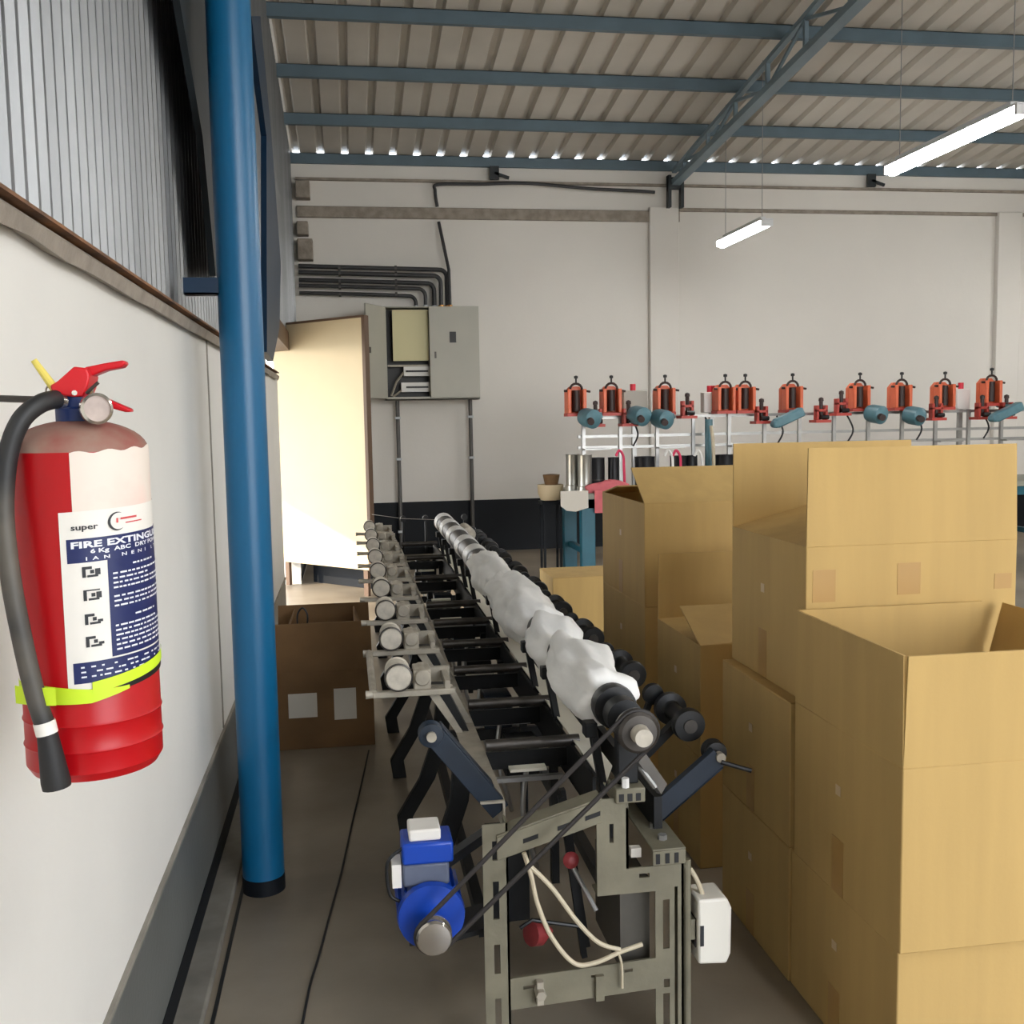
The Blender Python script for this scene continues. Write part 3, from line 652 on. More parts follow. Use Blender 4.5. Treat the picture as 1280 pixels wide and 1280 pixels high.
# ---- middle shaft with drums
XB, ZB = 0.612, 0.80
MB().cyl((XB, 2.13, ZB), (XB, 6.95, ZB), 0.013, n=14).build('drum_shaft', 'iron', mc)
w_ = MB().lathe([(0.014, -0.032), (0.040, -0.030), (0.047, -0.024), (0.043, -0.015), (0.043, -0.010), (0.049, 0.0), (0.046, 0.014), (0.014, 0.018)], (XB, 2.165, ZB), (0, 1, 0), n=40).build('drive_pulley', 'iron', mc)
MB().cyl((XB, 2.10, ZB), (XB, 2.135, ZB), 0.020, 0.022, n=24).build('hub', 'wheel_face', w_)
MB().lathe([(0.02, 0), (0.043, 0.003), (0.043, 0.05), (0.02, 0.053)], (XB, 2.25, ZB), (0, 1, 0), n=30).build('drum_end', 'mach_dark', mc)
for yy in (2.36, 2.92, 3.27, 4.15, 4.93, 5.3, 5.75, 6.2, 6.62):
    MB().lathe([(0.02, -0.025), (0.052, -0.022), (0.054, 0), (0.052, 0.022), (0.02, 0.025)] if yy < 4.5 else [(0.02, -0.13), (0.058, -0.128), (0.058, 0.128), (0.02, 0.13)], (XB, yy, ZB), (0, 1, 0), n=28).build('black_collar', 'black', mc)
    MB().bar((XB-0.055, yy, ZB-0.045), (0.585, yy, ZR-0.01), 0.02, 0.025, up=(0, 1, 0)).box((XB-0.075, yy-0.02, ZB-0.07), (XB-0.045, yy+0.02, ZB-0.035)).build('drum_bracket', 'mach_dark', mc, bevel=0.003)
for yy in (5.07, 5.50, 5.98, 6.42, 6.82):
    MB().lathe([(0.03, -0.085), (0.062, -0.083), (0.0635, -0.075), (0.0635, 0.075), (0.062, 0.083), (0.03, 0.085)], (XB, yy, ZB), (0, 1, 0), n=32).build('white_drum', 'white_plastic', mc)
MB().cyl((XB+0.10, 6.28, ZB-0.02), (XB+0.10, 6.55, ZB-0.02), 0.045, n=20).bar((XB+0.10, 6.4, ZB-0.05), (0.71, 6.4, ZR-0.05), 0.03, 0.03, up=(0, 1, 0)).build('side_drum', 'wheel_face', mc)
for xx in (0.36, 0.52, 0.80):
    MB().cyl((xx, 7.30, ZR-0.05), (xx, 7.30, ZB-0.01), 0.008, n=8).cyl((xx, 7.28, ZB-0.01), (xx, 7.33, ZB-0.01), 0.022, n=12).build('end_knob', 'mach_dark', mc)
MB().tube([(0.14, 7.25, 0.835), (0.35, 7.0, 0.822), (0.60, 6.9, 0.815)], 0.0015, n=5).build('yarn', 'paper', mc)
# ---- near end frame of slotted angle
FY = YA
MB().slotted((0.268, FY, 0), (0.058, 0, 0), (0, 0, 0.585), (0, 0.005, 0), [(0.022, 0.036, 0.10, 0.17), (0.022, 0.036, 0.23, 0.30), (0.022, 0.036, 0.36, 0.45), (0.022, 0.036, 0.50, 0.545)]).box((0.321, FY, 0), (0.326, FY+0.05, 0.585)).build('end_post', 'mach_olive', mc)
MB().slotted((0.672, FY, 0), (0.068, 0, 0), (0, 0, 0.49), (0, 0.005, 0), [(0.018, 0.034, 0.03, 0.14), (0.018, 0.034, 0.25, 0.37), (0.020, 0.034, 0.155, 0.175), (0.046, 0.054, 0.03, 0.40)]).box((0.735, FY, 0), (0.740, FY+0.05, 0.49)).build('end_post', 'mach_olive', mc)
za, zb = 0.530, 0.600
MB().fbox((0.300, FY-0.006, za-0.03), (0.245, 0, zb-za), (0, 0.005, 0), (0, 0, 0.055)).fbox((0.300, FY-0.006, za+0.025), (0.245, 0, zb-za), (0, 0.055, 0), (0, 0, 0.005)).build('end_beam', 'mach_olive', mc, bevel=0.002)
for u in (0.06, 0.14, 0.205):
    MB().fbox((0.300+u, FY-0.0075, za+u*0.286-0.01), (0.035, 0, 0.01), (0, 0.002, 0), (0, 0, 0.010)).build('beam_slot', 'black', mc)
MB().slotted((0.532, FY-0.004, 0.40), (0.075, 0, 0), (0, 0, 0.225), (0, 0.006, 0), [(0.03, 0.040, 0.12, 0.165)]).build('stepped_bracket', 'mach_olive', mc)
MB().slotted((0.607, FY-0.004, 0.40), (0.09, 0, 0), (0, 0, 0.055), (0, 0.006, 0), [(0.025, 0.05, 0.03, 0.04)]).box((0.532, FY-0.004, 0.395), (0.697, FY+0.05, 0.40)).box((0.601, FY-0.004, 0.455), (0.607, FY+0.05, 0.60)).build('stepped_bracket', 'mach_olive', mc)
MB().box((0.575, FY-0.015, 0.615), (0.645, FY+0.06, 0.65)).build('bearing_plate', 'mach_olive', mc, bevel=0.003)
for xx in (0.588, 0.608, 0.628): MB().box((xx-0.006, FY-0.016, 0.620), (xx+0.006, FY-0.0145, 0.638)).build('plate_gap', 'black', mc)
MB().bar((XB, FY+0.03, 0.65), (XB, FY+0.03, ZB-0.0), 0.05, 0.035, up=(0, 1, 0)).build('bearing_post', 'mach_dark', mc, bevel=0.004)
MB().cyl((0.600, FY-0.005, 0.65), (0.600, FY-0.005, 0.672), 0.009, n=6).build('bolt', 'white_plastic', mc)
MB().bar((0.65, FY+0.05, 0.70), (0.72, FY+0.1, 0.60), 0.014, 0.03).cyl((0.62, FY+0.06, 0.72), (0.69, FY+0.06, 0.62), 0.008, n=8).build('adjuster', 'steel', mc)
b_ = MB().box((0.665, FY-0.004, 0.49), (0.745, FY+0.30, 0.495)).box((0.665, FY-0.004, 0.455), (0.745, FY, 0.49)).box((0.741, FY, 0.44), (0.745, FY+0.30, 0.49)).build('top_plate', 'mach_olive', mc, bevel=0.002)
for yy in (0.05, 0.12): MB().cyl((0.705, FY+yy, 0.495), (0.705, FY+yy, 0.507), 0.011, n=6).build('nut', 'steel', b_)
for xx in (0.677, 0.700, 0.722): MB().box((xx-0.005, FY-0.0055, 0.460), (xx+0.005, FY-0.004, 0.484)).build('beam_slot', 'black', mc)
MB().box((0.625, FY+0.04, 0.46), (0.65, FY+0.06, 0.482)).build('paper_tag', 'paper', mc)
# lower cross bar and angled piece
zl = 0.175
MB().slotted((0.326, FY-0.001, zl-0.035), (0.346, 0, 0.015), (0, 0, 0.075), (0, 0.006, 0), [(0.03, 0.06, 0.045, 0.053), (0.19, 0.205, 0.05, 0.056), (0.27, 0.29, 0.05, 0.058)]).build('lower_beam', 'mach_olive', mc)
MB().box((0.385, FY-0.02, zl-0.02), (0.40, FY, zl+0.035)).cyl((0.392, FY-0.035, zl+0.01), (0.392, FY, zl+0.01), 0.012, n=6).build('bolt', 'mach_grey', mc)
MB().box((0.525, FY-0.012, zl-0.03), (0.545, FY, zl+0.03)).build('cable_clamp', 'mach_olive', mc)
MB().box((0.60, FY+0.05, 0.18), (0.672, FY+0.30, 0.40)).build('guard_plate', 'guard', mc)
MB().box((0.33, FY+0.45, 0.12), (0.45, FY+0.46, 0.40)).build('back_guard', 'mach_dark', mc)
MB().bar((0.49, FY+0.2, 0.56), (0.545, FY+0.2, 0.14), 0.014, 0.02, up=(0, 1, 0)).bar((0.505, FY+0.25, 0.56), (0.565, FY+0.25, 0.14), 0.012, 0.02, up=(0, 1, 0)).build('inner_strut', 'mach_dark', mc)
k_ = MB().lathe([(0.006, 0), (0.018, 0.003), (0.020, 0.012), (0.012, 0.02), (0.006, 0.022)], P(712, 1074, Y=2.32), (0.1, -1, 0.2), n=18).build('red_knob', 'red_knob', mc)
MB().cyl(P(712, 1076, Y=2.32), P(745, 1138, Y=2.28), 0.006, n=8).build('rod', 'steel', k_)
k_ = MB().lathe([(0.008, 0), (0.028, 0.004), (0.03, 0.03), (0.012, 0.06), (0.008, 0.07)], P(662, 1168, Y=2.30), (0.8, 0.5, -0.2), n=20).build('red_knob', 'red_knob', mc)
MB().tube([P(650, 1160, Y=2.28), P(665, 1150, Y=2.28), P(725, 1158, Y=2.30)], 0.005, n=8).build('rod', 'black', k_)
for pts in (((655, 1066), (664, 1095), (672, 1130), (690, 1172), (718, 1204), (745, 1203), (775, 1190), (803, 1180)), ((662, 1082), (690, 1110), (720, 1150), (748, 1178), (775, 1187)), ((772, 1190), (777, 1205), (778, 1235))):
    MB().tube(spline([P(a, b, Y=2.205) for a, b in pts]), 0.0055 if len(pts) > 3 else 0.003, n=8).build('loose_cable', 'cable_cream', mc)
# side cable and switch box
MB().cyl((0.752, FY+0.01, 0.0), (0.752, FY+0.01, 0.46), 0.009, n=10).build('side_cable', 'mach_olive', mc)
MB().tube(spline([P(a, b, Y=2.25) for a, b in ((862, 1085), (870, 1098), (877, 1115), (880, 1128))]), 0.006, n=8).build('side_cable', 'cable_cream', mc)
sb = MB().prism([(0.775, FY-0.005, 0.205), (0.845, FY-0.005, 0.200), (0.856, FY-0.005, 0.225), (0.858, FY-0.005, 0.335), (0.846, FY-0.005, 0.362), (0.775, FY-0.005, 0.362)], (0, 0.09, 0)).build('switch_box', 'switch_white', mc, bevel=0.006)
MB().box((0.779, FY-0.0065, 0.25), (0.788, FY-0.005, 0.30)).box((0.772, FY+0.01, 0.24), (0.776, FY+0.06, 0.31)).build('switch_rocker', 'print_black', sb)
MB().box((0.74, FY+0.01, 0.26), (0.776, FY+0.05, 0.31)).build('mounting', 'mach_olive', sb)
# motor
MX, MZ = 0.150, 0.375
mo = MB().lathe([(0.020, 0), (0.075, 0.004), (0.078, 0.02), (0.070, 0.028), (0.066, 0.20), (0.062, 0.215), (0.02, 0.22)], (MX, 2.225, MZ), (0, 1, 0), n=36).build('motor', 'motor_blue', mc)
mb = MB()
for k in range(18):
    a = 2*PI*k/18; d = Vector((math.cos(a), 0, math.sin(a)))
    mb.bar(Vector((MX, 2.27, MZ))+d*0.070, Vector((MX, 2.41, MZ))+d*0.070, 0.004, 0.014, up=d)
mb.build('cooling_fins', 'motor_blue', mo)
MB().box((MX-0.062, 2.255, MZ+0.062), (MX+0.045, 2.34, MZ+0.115)).build('shoulder', 'motor_grey', mo, bevel=0.006)
MB().box((MX-0.062, 2.250, MZ+0.115), (MX+0.055, 2.35, MZ+0.165)).build('terminal_box', 'motor_blue', mo, bevel=0.006)
MB().box((MX-0.045, 2.262, MZ+0.165), (MX+0.028, 2.34, MZ+0.192)).build('box_lid', 'label_white', mo, bevel=0.005)
MB().tube(spline([(MX-0.06, 2.27, MZ+0.15), (MX-0.095, 2.265, MZ+0.12), (MX-0.092, 2.26, MZ+0.05), (MX-0.07, 2.26, MZ+0.03)]), 0.004, n=8).build('lead', 'black', mo)
MB().box((MX-0.085, 2.262, MZ+0.06), (MX-0.064, 2.32, MZ+0.115)).build('name_plate', 'label_white', mo)
MB().lathe([(0.018, -0.036), (0.036, -0.034), (0.040, -0.028), (0.036, -0.020), (0.036, -0.014), (0.041, -0.006), (0.040, 0.002), (0.014, 0.004), (0.014, 0.03)], (MX, 2.19, MZ-0.015), (0, 1, 0), n=32).build('motor_pulley', 'chrome', mo)
MB().box((MX-0.05, 2.27, MZ-0.085), (MX+0.06, 2.40, MZ-0.070)).build('foot', 'mach_dark', mo)
MB().bar((MX+0.055, 2.33, MZ-0.078), (0.30, 2.33, MZ-0.06), 0.12, 0.012).build('motor_mount', 'mach_dark', mc)
MB().bar((MX+0.03, 2.38, MZ+0.05), (0.30, 2.38, 0.50), 0.04, 0.02).build('motor_strut', 'mach_dark', mc)
# belt round both pulleys
ca, cb = Vector((MX, 2.173, MZ-0.015)), Vector((XB, 2.152, ZB)); ra, rb2 = 0.0395, 0.0465
dv2 = cb-ca; dist = math.hypot(dv2.x, dv2.z); th = math.atan2(dv2.z, dv2.x); be = math.acos((ra-rb2)/dist)
pts = []
for k in range(13):
    a = th+be+(2*PI-2*be)*k/12; pts.append(ca+Vector((math.cos(a), 0, math.sin(a)))*ra)
for k in range(13):
    a = th-be+2*be*k/12; pts.append(cb+Vector((math.cos(a), 0, math.sin(a)))*rb2)
full = []
for i in range(len(pts)):
    a, b = pts[i], pts[(i+1) % len(pts)]; n = max(1, int((b-a).length/0.03))
    full += [a+(b-a)*k/n for k in range(n)]
MB().tube(full, 0.0058, n=8, closed=True).build('drive_belt', 'belt', mc)

# white cloth wrapped on the middle shaft
def cloth(y0, y1, r, seed, label, tail=0.0):
    n = 40; m = max(10, int((y1-y0)/0.025)); vs = []
    for j in range(m+1):
        q = j/m; yy = y0+(y1-y0)*q
        rr = r*(0.86+0.30*math.sin(q*PI)**0.7)-(0.012 if j in (0, m) else 0)
        for k in range(n):
            a = 2*PI*k/n
            d = Vector((math.cos(a), 0, math.sin(a)))
            nz = noise.noise((math.cos(a)*1.4+seed, yy*5+seed*3, math.sin(a)*1.4))*0.026+noise.noise((math.cos(a)*3+seed, yy*13, math.sin(a)*3))*0.011
            sag = max(0, -math.sin(a))*0.030*math.sin(q*PI)
            tl = tail*max(0, math.cos(a-0.5))**3*max(0, 1-q*6)
            vs.append((XB+d.x*(rr+nz+tl), yy-tl*0.6, ZB+d.z*(rr+nz+sag+tl*0.4)))
    fs = [(j*n+k, j*n+(k+1) % n, (j+1)*n+(k+1) % n, (j+1)*n+k) for j in range(m) for k in range(n)]+[tuple(range(n)), tuple(range((m+1)*n-1, m*n-1, -1))]
    return tag(MB().add(vs, fs).build('cloth_wrap', 'cloth', angle=180), label, 'cloth')
cloth(2.40, 2.932, 0.066, 1.3, 'white cloth wrapped on the shaft next to the drive pulley', 0.035)
cloth(2.936, 3.235, 0.072, 4.1, 'short white cloth wrap overlapping the one by the drive pulley')
cloth(3.305, 4.11, 0.078, 6.7, 'longest bulging white cloth wrap on the middle of the shaft')
cloth(4.19, 4.92, 0.068, 9.2, 'white cloth wrap next to the black and white drums')

# thin cable on the floor
tag(MB().tube(spline([P(a, b, Z=0.004) for a, b in ((461, 938), (453, 974), (440, 1030), (428, 1085), (416, 1130), (400, 1190), (388, 1230), (378, 1280), (366, 1340))]), 0.0035, n=6).build('floor_cable', 'black_rubber'), 'thin black cable lying along the bare concrete floor', 'cable')

# ================================================================== CARDBOARD BOXES
TH = 0.006
def carton(x0, y0, z0, w, d, h, label, flaps=None, m='card', tape_left=True, group=None, drop=None, fl=None):
    """flaps: dict side -> degrees from standing straight up, positive leaning outwards; None = closed top"""
    fl = fl or d/2-0.005
    t = thing('cardboard_box', (x0+w/2, y0+d/2, z0), label, 'box', group)
    e = 0.0015
    mb = MB(); x1, y1, z1 = x0+w-e, y0+d-e, z0+h; x0 += e; y0 += e
    if flaps is None: mb.box((x0, y0, z0), (x1, y1, z1))
    else:
        o_ = [(x0, y0), (x1, y0), (x1, y1), (x0, y1)]; i_ = [(x0+TH, y0+TH), (x1-TH, y0+TH), (x1-TH, y1-TH), (x0+TH, y1-TH)]
        vs = [(a, b, z0) for a, b in o_]+[(a, b, z1) for a, b in o_]+[(a, b, z1) for a, b in i_]+[(a, b, z0+TH) for a, b in i_]
        fs = [(3, 2, 1, 0)]
        for k in range(4):
            j = (k+1) % 4
            fs += [(k, j, 4+j, 4+k), (4+k, 4+j, 8+j, 8+k), (8+k, 8+j, 12+j, 12+k)]
        fs.append((12, 13, 14, 15)); mb.add(vs, fs)
    mb.build('body', m, t, bevel=0.003)
    if flaps is None:
        ym = (y0+y1)/2
        MB().box((x0, y0, z1), (x1, ym-0.002, z1+0.002)).build('flap', m, t); MB().box((x0, ym+0.002, z1), (x1, y1, z1+0.002)).build('flap', m, t)
    else:
        for sd, ang in flaps.items():
            a = rad(ang)
            ax = {'front': ((x0, y0), (x1, y0), (0, -1)), 'back': ((x0, y1), (x1, y1), (0, 1)), 'left': ((x0, y0), (x0, y1), (-1, 0)), 'right': ((x1, y0), (x1, y1), (1, 0))}[sd]
            p0 = Vector((*ax[0], z1)); p1 = Vector((*ax[1], z1)); out = Vector((*ax[2], 0))
            up = (out*math.sin(a)+Vector((0, 0, 1))*math.cos(a))*fl
            th = (-out*math.cos(a)+Vector((0, 0, 1))*math.sin(a))*TH
            cut = (p1-p0).normalized()*0.006
            f_ = MB().add([p0+cut*0.2, p1-cut*0.2, p1+up-cut, p0+up+cut, p0+cut*0.2+th, p1-cut*0.2+th, p1+up-cut+th, p0+up+cut+th], [(0, 1, 2, 3), (7, 6, 5, 4), (0, 4, 5, 1), (1, 5, 6, 2), (2, 6, 7, 3), (3, 7, 4, 0)])
            f_.build('flap', m, t, smooth=False)
    if tape_left:
        ym = (y0+y1)/2+0.02
        MB().box((x0-0.0008, ym-0.028, z0+h*0.0+0.002), (x0, ym+0.028, z0+h*0.34)).build('tape_strip', 'tape', t)
        MB().box((x0-0.0012, ym-0.012, z0+h*0.60), (x0, ym+0.012, z0+h*0.66)).build('shiny_mark', 'tape_mark', t)
    return t
BX = 1.10
H = 0.385
carton(BX+0.005, 1.91, 0.0, 0.54, 0.53, H-0.02, 'closed brown cardboard box under the open-topped near box')
carton(BX, 1.895, H-0.018, 0.52, 0.52, 0.40, 'large open cardboard box with all flaps standing up, beside the switch box', {'front': 1, 'back': 0, 'left': 0, 'right': 14}, fl=0.235)
carton(BX, 2.44, 0.0, 0.54, 0.49, H-0.02, 'closed cardboard box on the floor, bottom of the tall stack')
carton(BX, 2.44, H-0.018, 0.54, 0.49, H, 'closed cardboard box in the middle of the tall stack')
carton(BX+0.035, 2.43, 2*H-0.016, P(1275, 600, Y=2.43).x-BX-0.035, 0.515, H+0.02, 'open cardboard box with raised flaps on top of the tall stack', {'front': -1, 'back': 2, 'left': -76, 'right': -75}, fl=0.25)
carton(BX, 3.13, 0.0, 0.54, 0.47, H-0.01, 'closed cardboard box under a box with its back flap up')
carton(BX, 3.13, H-0.008, 0.54, 0.47, H-0.01, 'open cardboard box with back flap up and front flap folded in', {'back': 0, 'front': -68, 'left': -88}, fl=0.24)
carton(BX+0.005, 3.76, 0.0, 0.58, 0.66, H-0.01, 'closed cardboard box at the foot of the three-high stack')
carton(BX, 3.76, H-0.008, 0.58, 0.66, H, 'closed cardboard box in the middle of the three-high stack')
carton(BX, 3.76, 2*H-0.006, 0.58, 0.66, H+0.015, 'open cardboard box on the three-high stack beside the pink cloth', {'front': -58, 'back': -80}, fl=0.24)
carton(1.35, 6.85, 0.0, 0.54, 0.49, 0.39, 'small closed cardboard box alone on the floor behind the rollers', tape_left=False)
# tape patches on the tall stack's front flap
def stick(px0, py0, px1, py1, Y, name, m, parent):
    a, b = P(px0, py0, Y=Y), P(px1, py1, Y=Y)
    return MB().box((a.x, Y-0.001, b.z), (b.x, Y, a.z)).build(name, m, parent)
for o in bpy.data.objects:
    if o.get('label', '').startswith('open cardboard box with raised flaps'): tall = o
for q in ((1016, 713, 1044, 752), (1122, 704, 1150, 742), (1243, 717, 1264, 735)): stick(*q, 2.4314, 'tape_patch', 'tape', tall)
# box behind the blue column, its shade put into a darker card
ob = carton(-0.385, 4.67, 0.0, 0.46, 0.48, 0.36, 'cardboard box with shade in its dark colour, on the floor behind the blue column', {'front': 1, 'back': 4, 'left': -22, 'right': -20}, m='card_shade_brown', tape_left=False, fl=0.225)
for q in ((360, 868, 397, 896), (417, 861, 446, 898)): stick(*q, 4.671, 'paper_label', 'paper', ob)
MB().tube(spline([P(a, b, Y=4.71) for a, b in ((372, 784), (372, 768), (378, 760), (384, 768), (384, 784))]), 0.004, n=8).build('rope_handle', 'black', ob)

# ================================================================== WORKBENCH AND WINDING HEADS
BY0, BY1, BZ = 8.62, 9.50, 0.83
bn = thing('workbench', (4.5, 9.05, 0), 'long teal steel workbench carrying rows of orange winding heads', 'workbench')
MB().box((1.94, BY0, BZ-0.05), (8.2, BY1, BZ)).build('worktop', 'bench_top', bn, bevel=0.005)
MB().box((1.96, BY0+0.02, BZ-0.13), (8.18, BY0+0.05, BZ-0.05)).box((1.96, BY1-0.05, BZ-0.13), (8.18, BY1-0.02, BZ-0.05)).build('apron', 'bench_teal', bn)
for xx in (1.97, 3.5, 5.0, 6.5, 8.05):
    for yy in (BY0+0.02, BY1-0.12): MB().box((xx, yy, 0), (xx+0.12, yy+0.10, BZ-0.05)).build('leg', 'bench_teal', bn, bevel=0.004)
    MB().box((xx+0.04, BY0+0.1, 0.28), (xx+0.08, BY1-0.1, 0.33)).build('leg_tie', 'bench_teal', bn)
rf = thing('rail_frame', (4.5, 9.1, BZ), 'steel rail frame standing along the workbench under the orange winders', 'rail')
for z_, m in ((1.47, 'steel'), (1.30, 'steel'), (1.20, 'steel')):
    MB().box((2.05, 9.10, z_), (8.1, 9.13, z_+0.025)).build('rail', m, rf)
for k in range(18):
    xx = 2.08+k*0.345
    MB().box((xx, 9.07, BZ), (xx+0.03, 9.10, 1.50)).build('rail_post', 'steel', rf)
    if k % 2 == 0: MB().bar((xx, 9.02, 1.20), (xx+0.24, 9.02, 1.20), 0.10, 0.012).build('guide_plate', 'steel', rf)
    else: MB().tube(spline([(xx+0.1, 9.0, 1.47), (xx+0.14, 8.95, 1.33), (xx+0.10, 8.97, 1.22)]), 0.008, n=6).build('feeder_arm', 'mach_dark', rf)
HY = 9.05
def xh(px, py=505): return P(px, py, Y=HY).x
def big_head(x):
    t = thing('yarn_winder', (x, HY, 1.497), '', 'winder', 'tall orange yarn winders')
    MB().box((x-0.09, HY-0.05, 1.497), (x+0.09, HY+0.11, 1.525)).build('base_plate', 'orange_red', t)
    b = MB().prism([(x-0.085, HY+0.05, 1.525), (x+0.085, HY+0.05, 1.525), (x+0.085, HY+0.05, 1.72), (x+0.045, HY+0.05, 1.765), (x-0.045, HY+0.05, 1.765), (x-0.085, HY+0.05, 1.72)], (0, 0.06, 0))
    b.box((x-0.085, HY-0.06, 1.525), (x-0.055, HY+0.05, 1.74)).box((x+0.055, HY-0.06, 1.525), (x+0.085, HY+0.05, 1.74))
    b.build('housing', 'orange', t, bevel=0.006)
    MB().cyl((x, HY+0.0, 1.54), (x, HY+0.0, 1.73), 0.036, n=14).build('spindle', 'head_dark', t)
    MB().tube([(x+0.055*math.cos(a), HY-0.01, 1.735+0.055*math.sin(a)) for a in [PI*k/8 for k in range(9)]], 0.011, n=8).build('loop', 'head_dark', t)
    MB().cyl((x, HY-0.01, 1.785), (x, HY-0.01, 1.835), 0.008, n=8).lathe([(0.004, 0), (0.018, 0.006), (0.018, 0.026), (0.004, 0.032)], (x, HY-0.01, 1.83), n=12).build('knob', 'black', t)
    MB().cyl((x-0.115, HY-0.03, 1.725), (x-0.07, HY-0.03, 1.725), 0.011, n=8).cyl((x+0.07, HY-0.03, 1.725), (x+0.125, HY-0.03, 1.715), 0.010, n=8).build('side_screw', 'head_dark', t)
    return t
h0 = None
TW = 'tall orange yarn winder '
for px, lb in ((720, 'at the bench end above the steel cans'), (764, 'next to the grey control box'), (831, 'halfway between the grey and white control boxes'), (906, 'close beside the white twin-button box, first of a pair'),
               (931, 'second of a pair, just past the white twin-button box'), (990, 'above the slanted teal gear arm by the white box'), (1074, 'third before the pale control box'), (1126, 'second before the pale control box'),
               (1180, 'just before the pale control box with red button'), (1238, 'past the pale control box with red button')):
    x = xh(px)
    if h0 is None: h0 = big_head(x); hx = x; h0['label'] = TW+lb
    else: copy_tree(h0, (x-hx, 0.0, {1238: 0.03}.get(px, 0)), label=TW+lb)
def small_head(x):
    t = thing('thread_clamp', (x, HY-0.12, 1.43), '', 'clamp', 'small red thread clamps')
    MB().box((x-0.075, HY-0.13, 1.40), (x+0.075, HY+0.02, 1.425)).box((x-0.02, HY-0.02, 1.40), (x+0.02, HY+0.015, 1.47)).build('base_plate', 'orange_red', t)
    MB().box((x-0.055, HY-0.10, 1.425), (x-0.03, HY-0.03, 1.56)).box((x+0.03, HY-0.10, 1.425), (x+0.055, HY-0.03, 1.56)).box((x-0.055, HY-0.10, 1.50), (x+0.055, HY-0.04, 1.525)).build('bracket', 'orange_red', t, bevel=0.004)
    MB().cyl((x, HY-0.07, 1.43), (x, HY-0.07, 1.60), 0.018, n=10).lathe([(0.004, 0), (0.024, 0.01), (0.022, 0.035), (0.004, 0.045)], (x, HY-0.07, 1.59), n=12).build('knob', 'head_dark', t)
    MB().cyl((x-0.02, HY-0.12, 1.45), (x+0.05, HY-0.12, 1.45), 0.02, n=10).build('bobbin', 'black', t)
    return t
h1 = None
TC = 'small red thread clamp '
for px, lb in ((742, 'between the two winders by the steel cans'), (783, 'below the grey control box'), (856, 'left of the white twin-button box on the rail'), (948, 'just past the pair of winders by the white box'),
               (1022, 'right after the winder with the slanted gear arm'), (1047, 'raised, before the third winder from the pale box'), (1165, 'touching the winder before the pale control box'),
               (1222, 'right after the pale control box'), (1252, 'past the last winder, over the slanted gear arm')):
    x = xh(px, 515)
    if h1 is None: h1 = small_head(x); hx1 = x; h1['label'] = TC+lb
    else: copy_tree(h1, (x-hx1, 0, 0.06 if px in (856, 1047) else 0), label=TC+lb)
# teal drive motors under the rail
def teal_motor(x, z, sc=1.0):
    t = thing('drive_motor', (x, HY-0.2, z), '', 'motor', 'small teal drive motors')
    MB().lathe([(0.03, -0.11), (0.075*sc, -0.10), (0.085*sc, -0.06), (0.085*sc, 0.05), (0.06, 0.07), (0.03, 0.08)], (x, HY-0.17, z), (0.35, -0.9, -0.15), n=22).build('body', 'teal_motor', t)
    MB().bar((x+0.02, HY-0.14, z), (x+0.11, HY-0.12, z+0.03), 0.05, 0.05).build('gear_arm', 'teal_motor', t)
    MB().cyl((x-0.02, HY-0.26, z-0.02), (x-0.03, HY-0.32, z-0.03), 0.03, n=14).build('end_cap', 'head_dark', t)
    MB().bar((x, HY-0.1, z+0.05), (x, HY+0.01, 1.46), 0.04, 0.03).build('mount', 'mach_dark', t)
    return t
m0 = None
for px, py, lb in ((738, 523, 'above the black cans at the bench end'), (800, 520, 'right of the grey control box'), (829, 524, 'under the winder between the two control boxes'),
                   (1097, 518, 'after the third winder from the pale box'), (1145, 520, 'after the second winder from the pale box')):
    p = P(px, py, Y=HY-0.17)
    if m0 is None: m0 = teal_motor(p.x, p.z); mp0 = p; m0['label'] = 'small grey-teal drive motor '+lb
    else: copy_tree(m0, (p.x-mp0.x, 0, p.z-mp0.z), label='small grey-teal drive motor '+lb)
for px, py, lb in ((985, 522, 'below the winder past the white box'), (1258, 515, 'below the last winder past the pale box')):
    a = P(px-16, py+8, Y=HY-0.3); b = P(px+18, py-8, Y=HY-0.3); d = (b-a)
    tag(MB().bar(a, b, 0.10, 0.085).cyl(a+Vector((0, -0.05, 0)), a+Vector((0, 0.05, 0)), 0.035, n=12).bar(b+Vector((0, 0, 0)), b+Vector((0, 0.36, 0.0)), 0.04, 0.03).build('gear_motor', 'teal_motor', bevel=0.015), 'slanted teal gear arm '+lb, 'motor', 'slanted teal gear arms')
# control boxes
def control(px0, py0, px1, py1, red, m, label):
    a, b = P(px0, py1, Y=9.2), P(px1, py0, Y=9.2)
    t = thing('control_box', ((a.x+b.x)/2, 9.22, a.z), label, 'control box')
    MB().box((a.x, 9.16, a.z), (b.x, 9.26, b.z)).build('case', m, t, bevel=0.008)
    MB().box(((a.x+b.x)/2-0.02, 9.20, BZ), ((a.x+b.x)/2+0.02, 9.24, a.z)).build('post', 'steel', t)
    for rx in red:
        p = P(rx, py0, Y=9.21); MB().cyl((p.x, 9.21, b.z), (p.x, 9.21, b.z+0.06), 0.026, n=14).build('red_button', 'red_button', t)
    return t
control(778, 488, 808, 512, (791,), 'panel_grey', 'grey control box with one red button above the bench')
control(878, 490, 902, 516, (887, 894), 'white_plastic', 'white control box with twin red buttons above the bench')
control(1193, 486, 1210, 512, (1201,), 'white_plastic', 'pale control box with red button near the bench right end')
tag(MB().cyl((P(886, 560, Y=8.92).x, 8.92, BZ), (P(886, 560, Y=8.92).x, 8.92, 1.45), 0.035, n=14).build('bench_post', 'teal_motor'), 'pale teal upright post on the bench below the twin-button box', 'post')
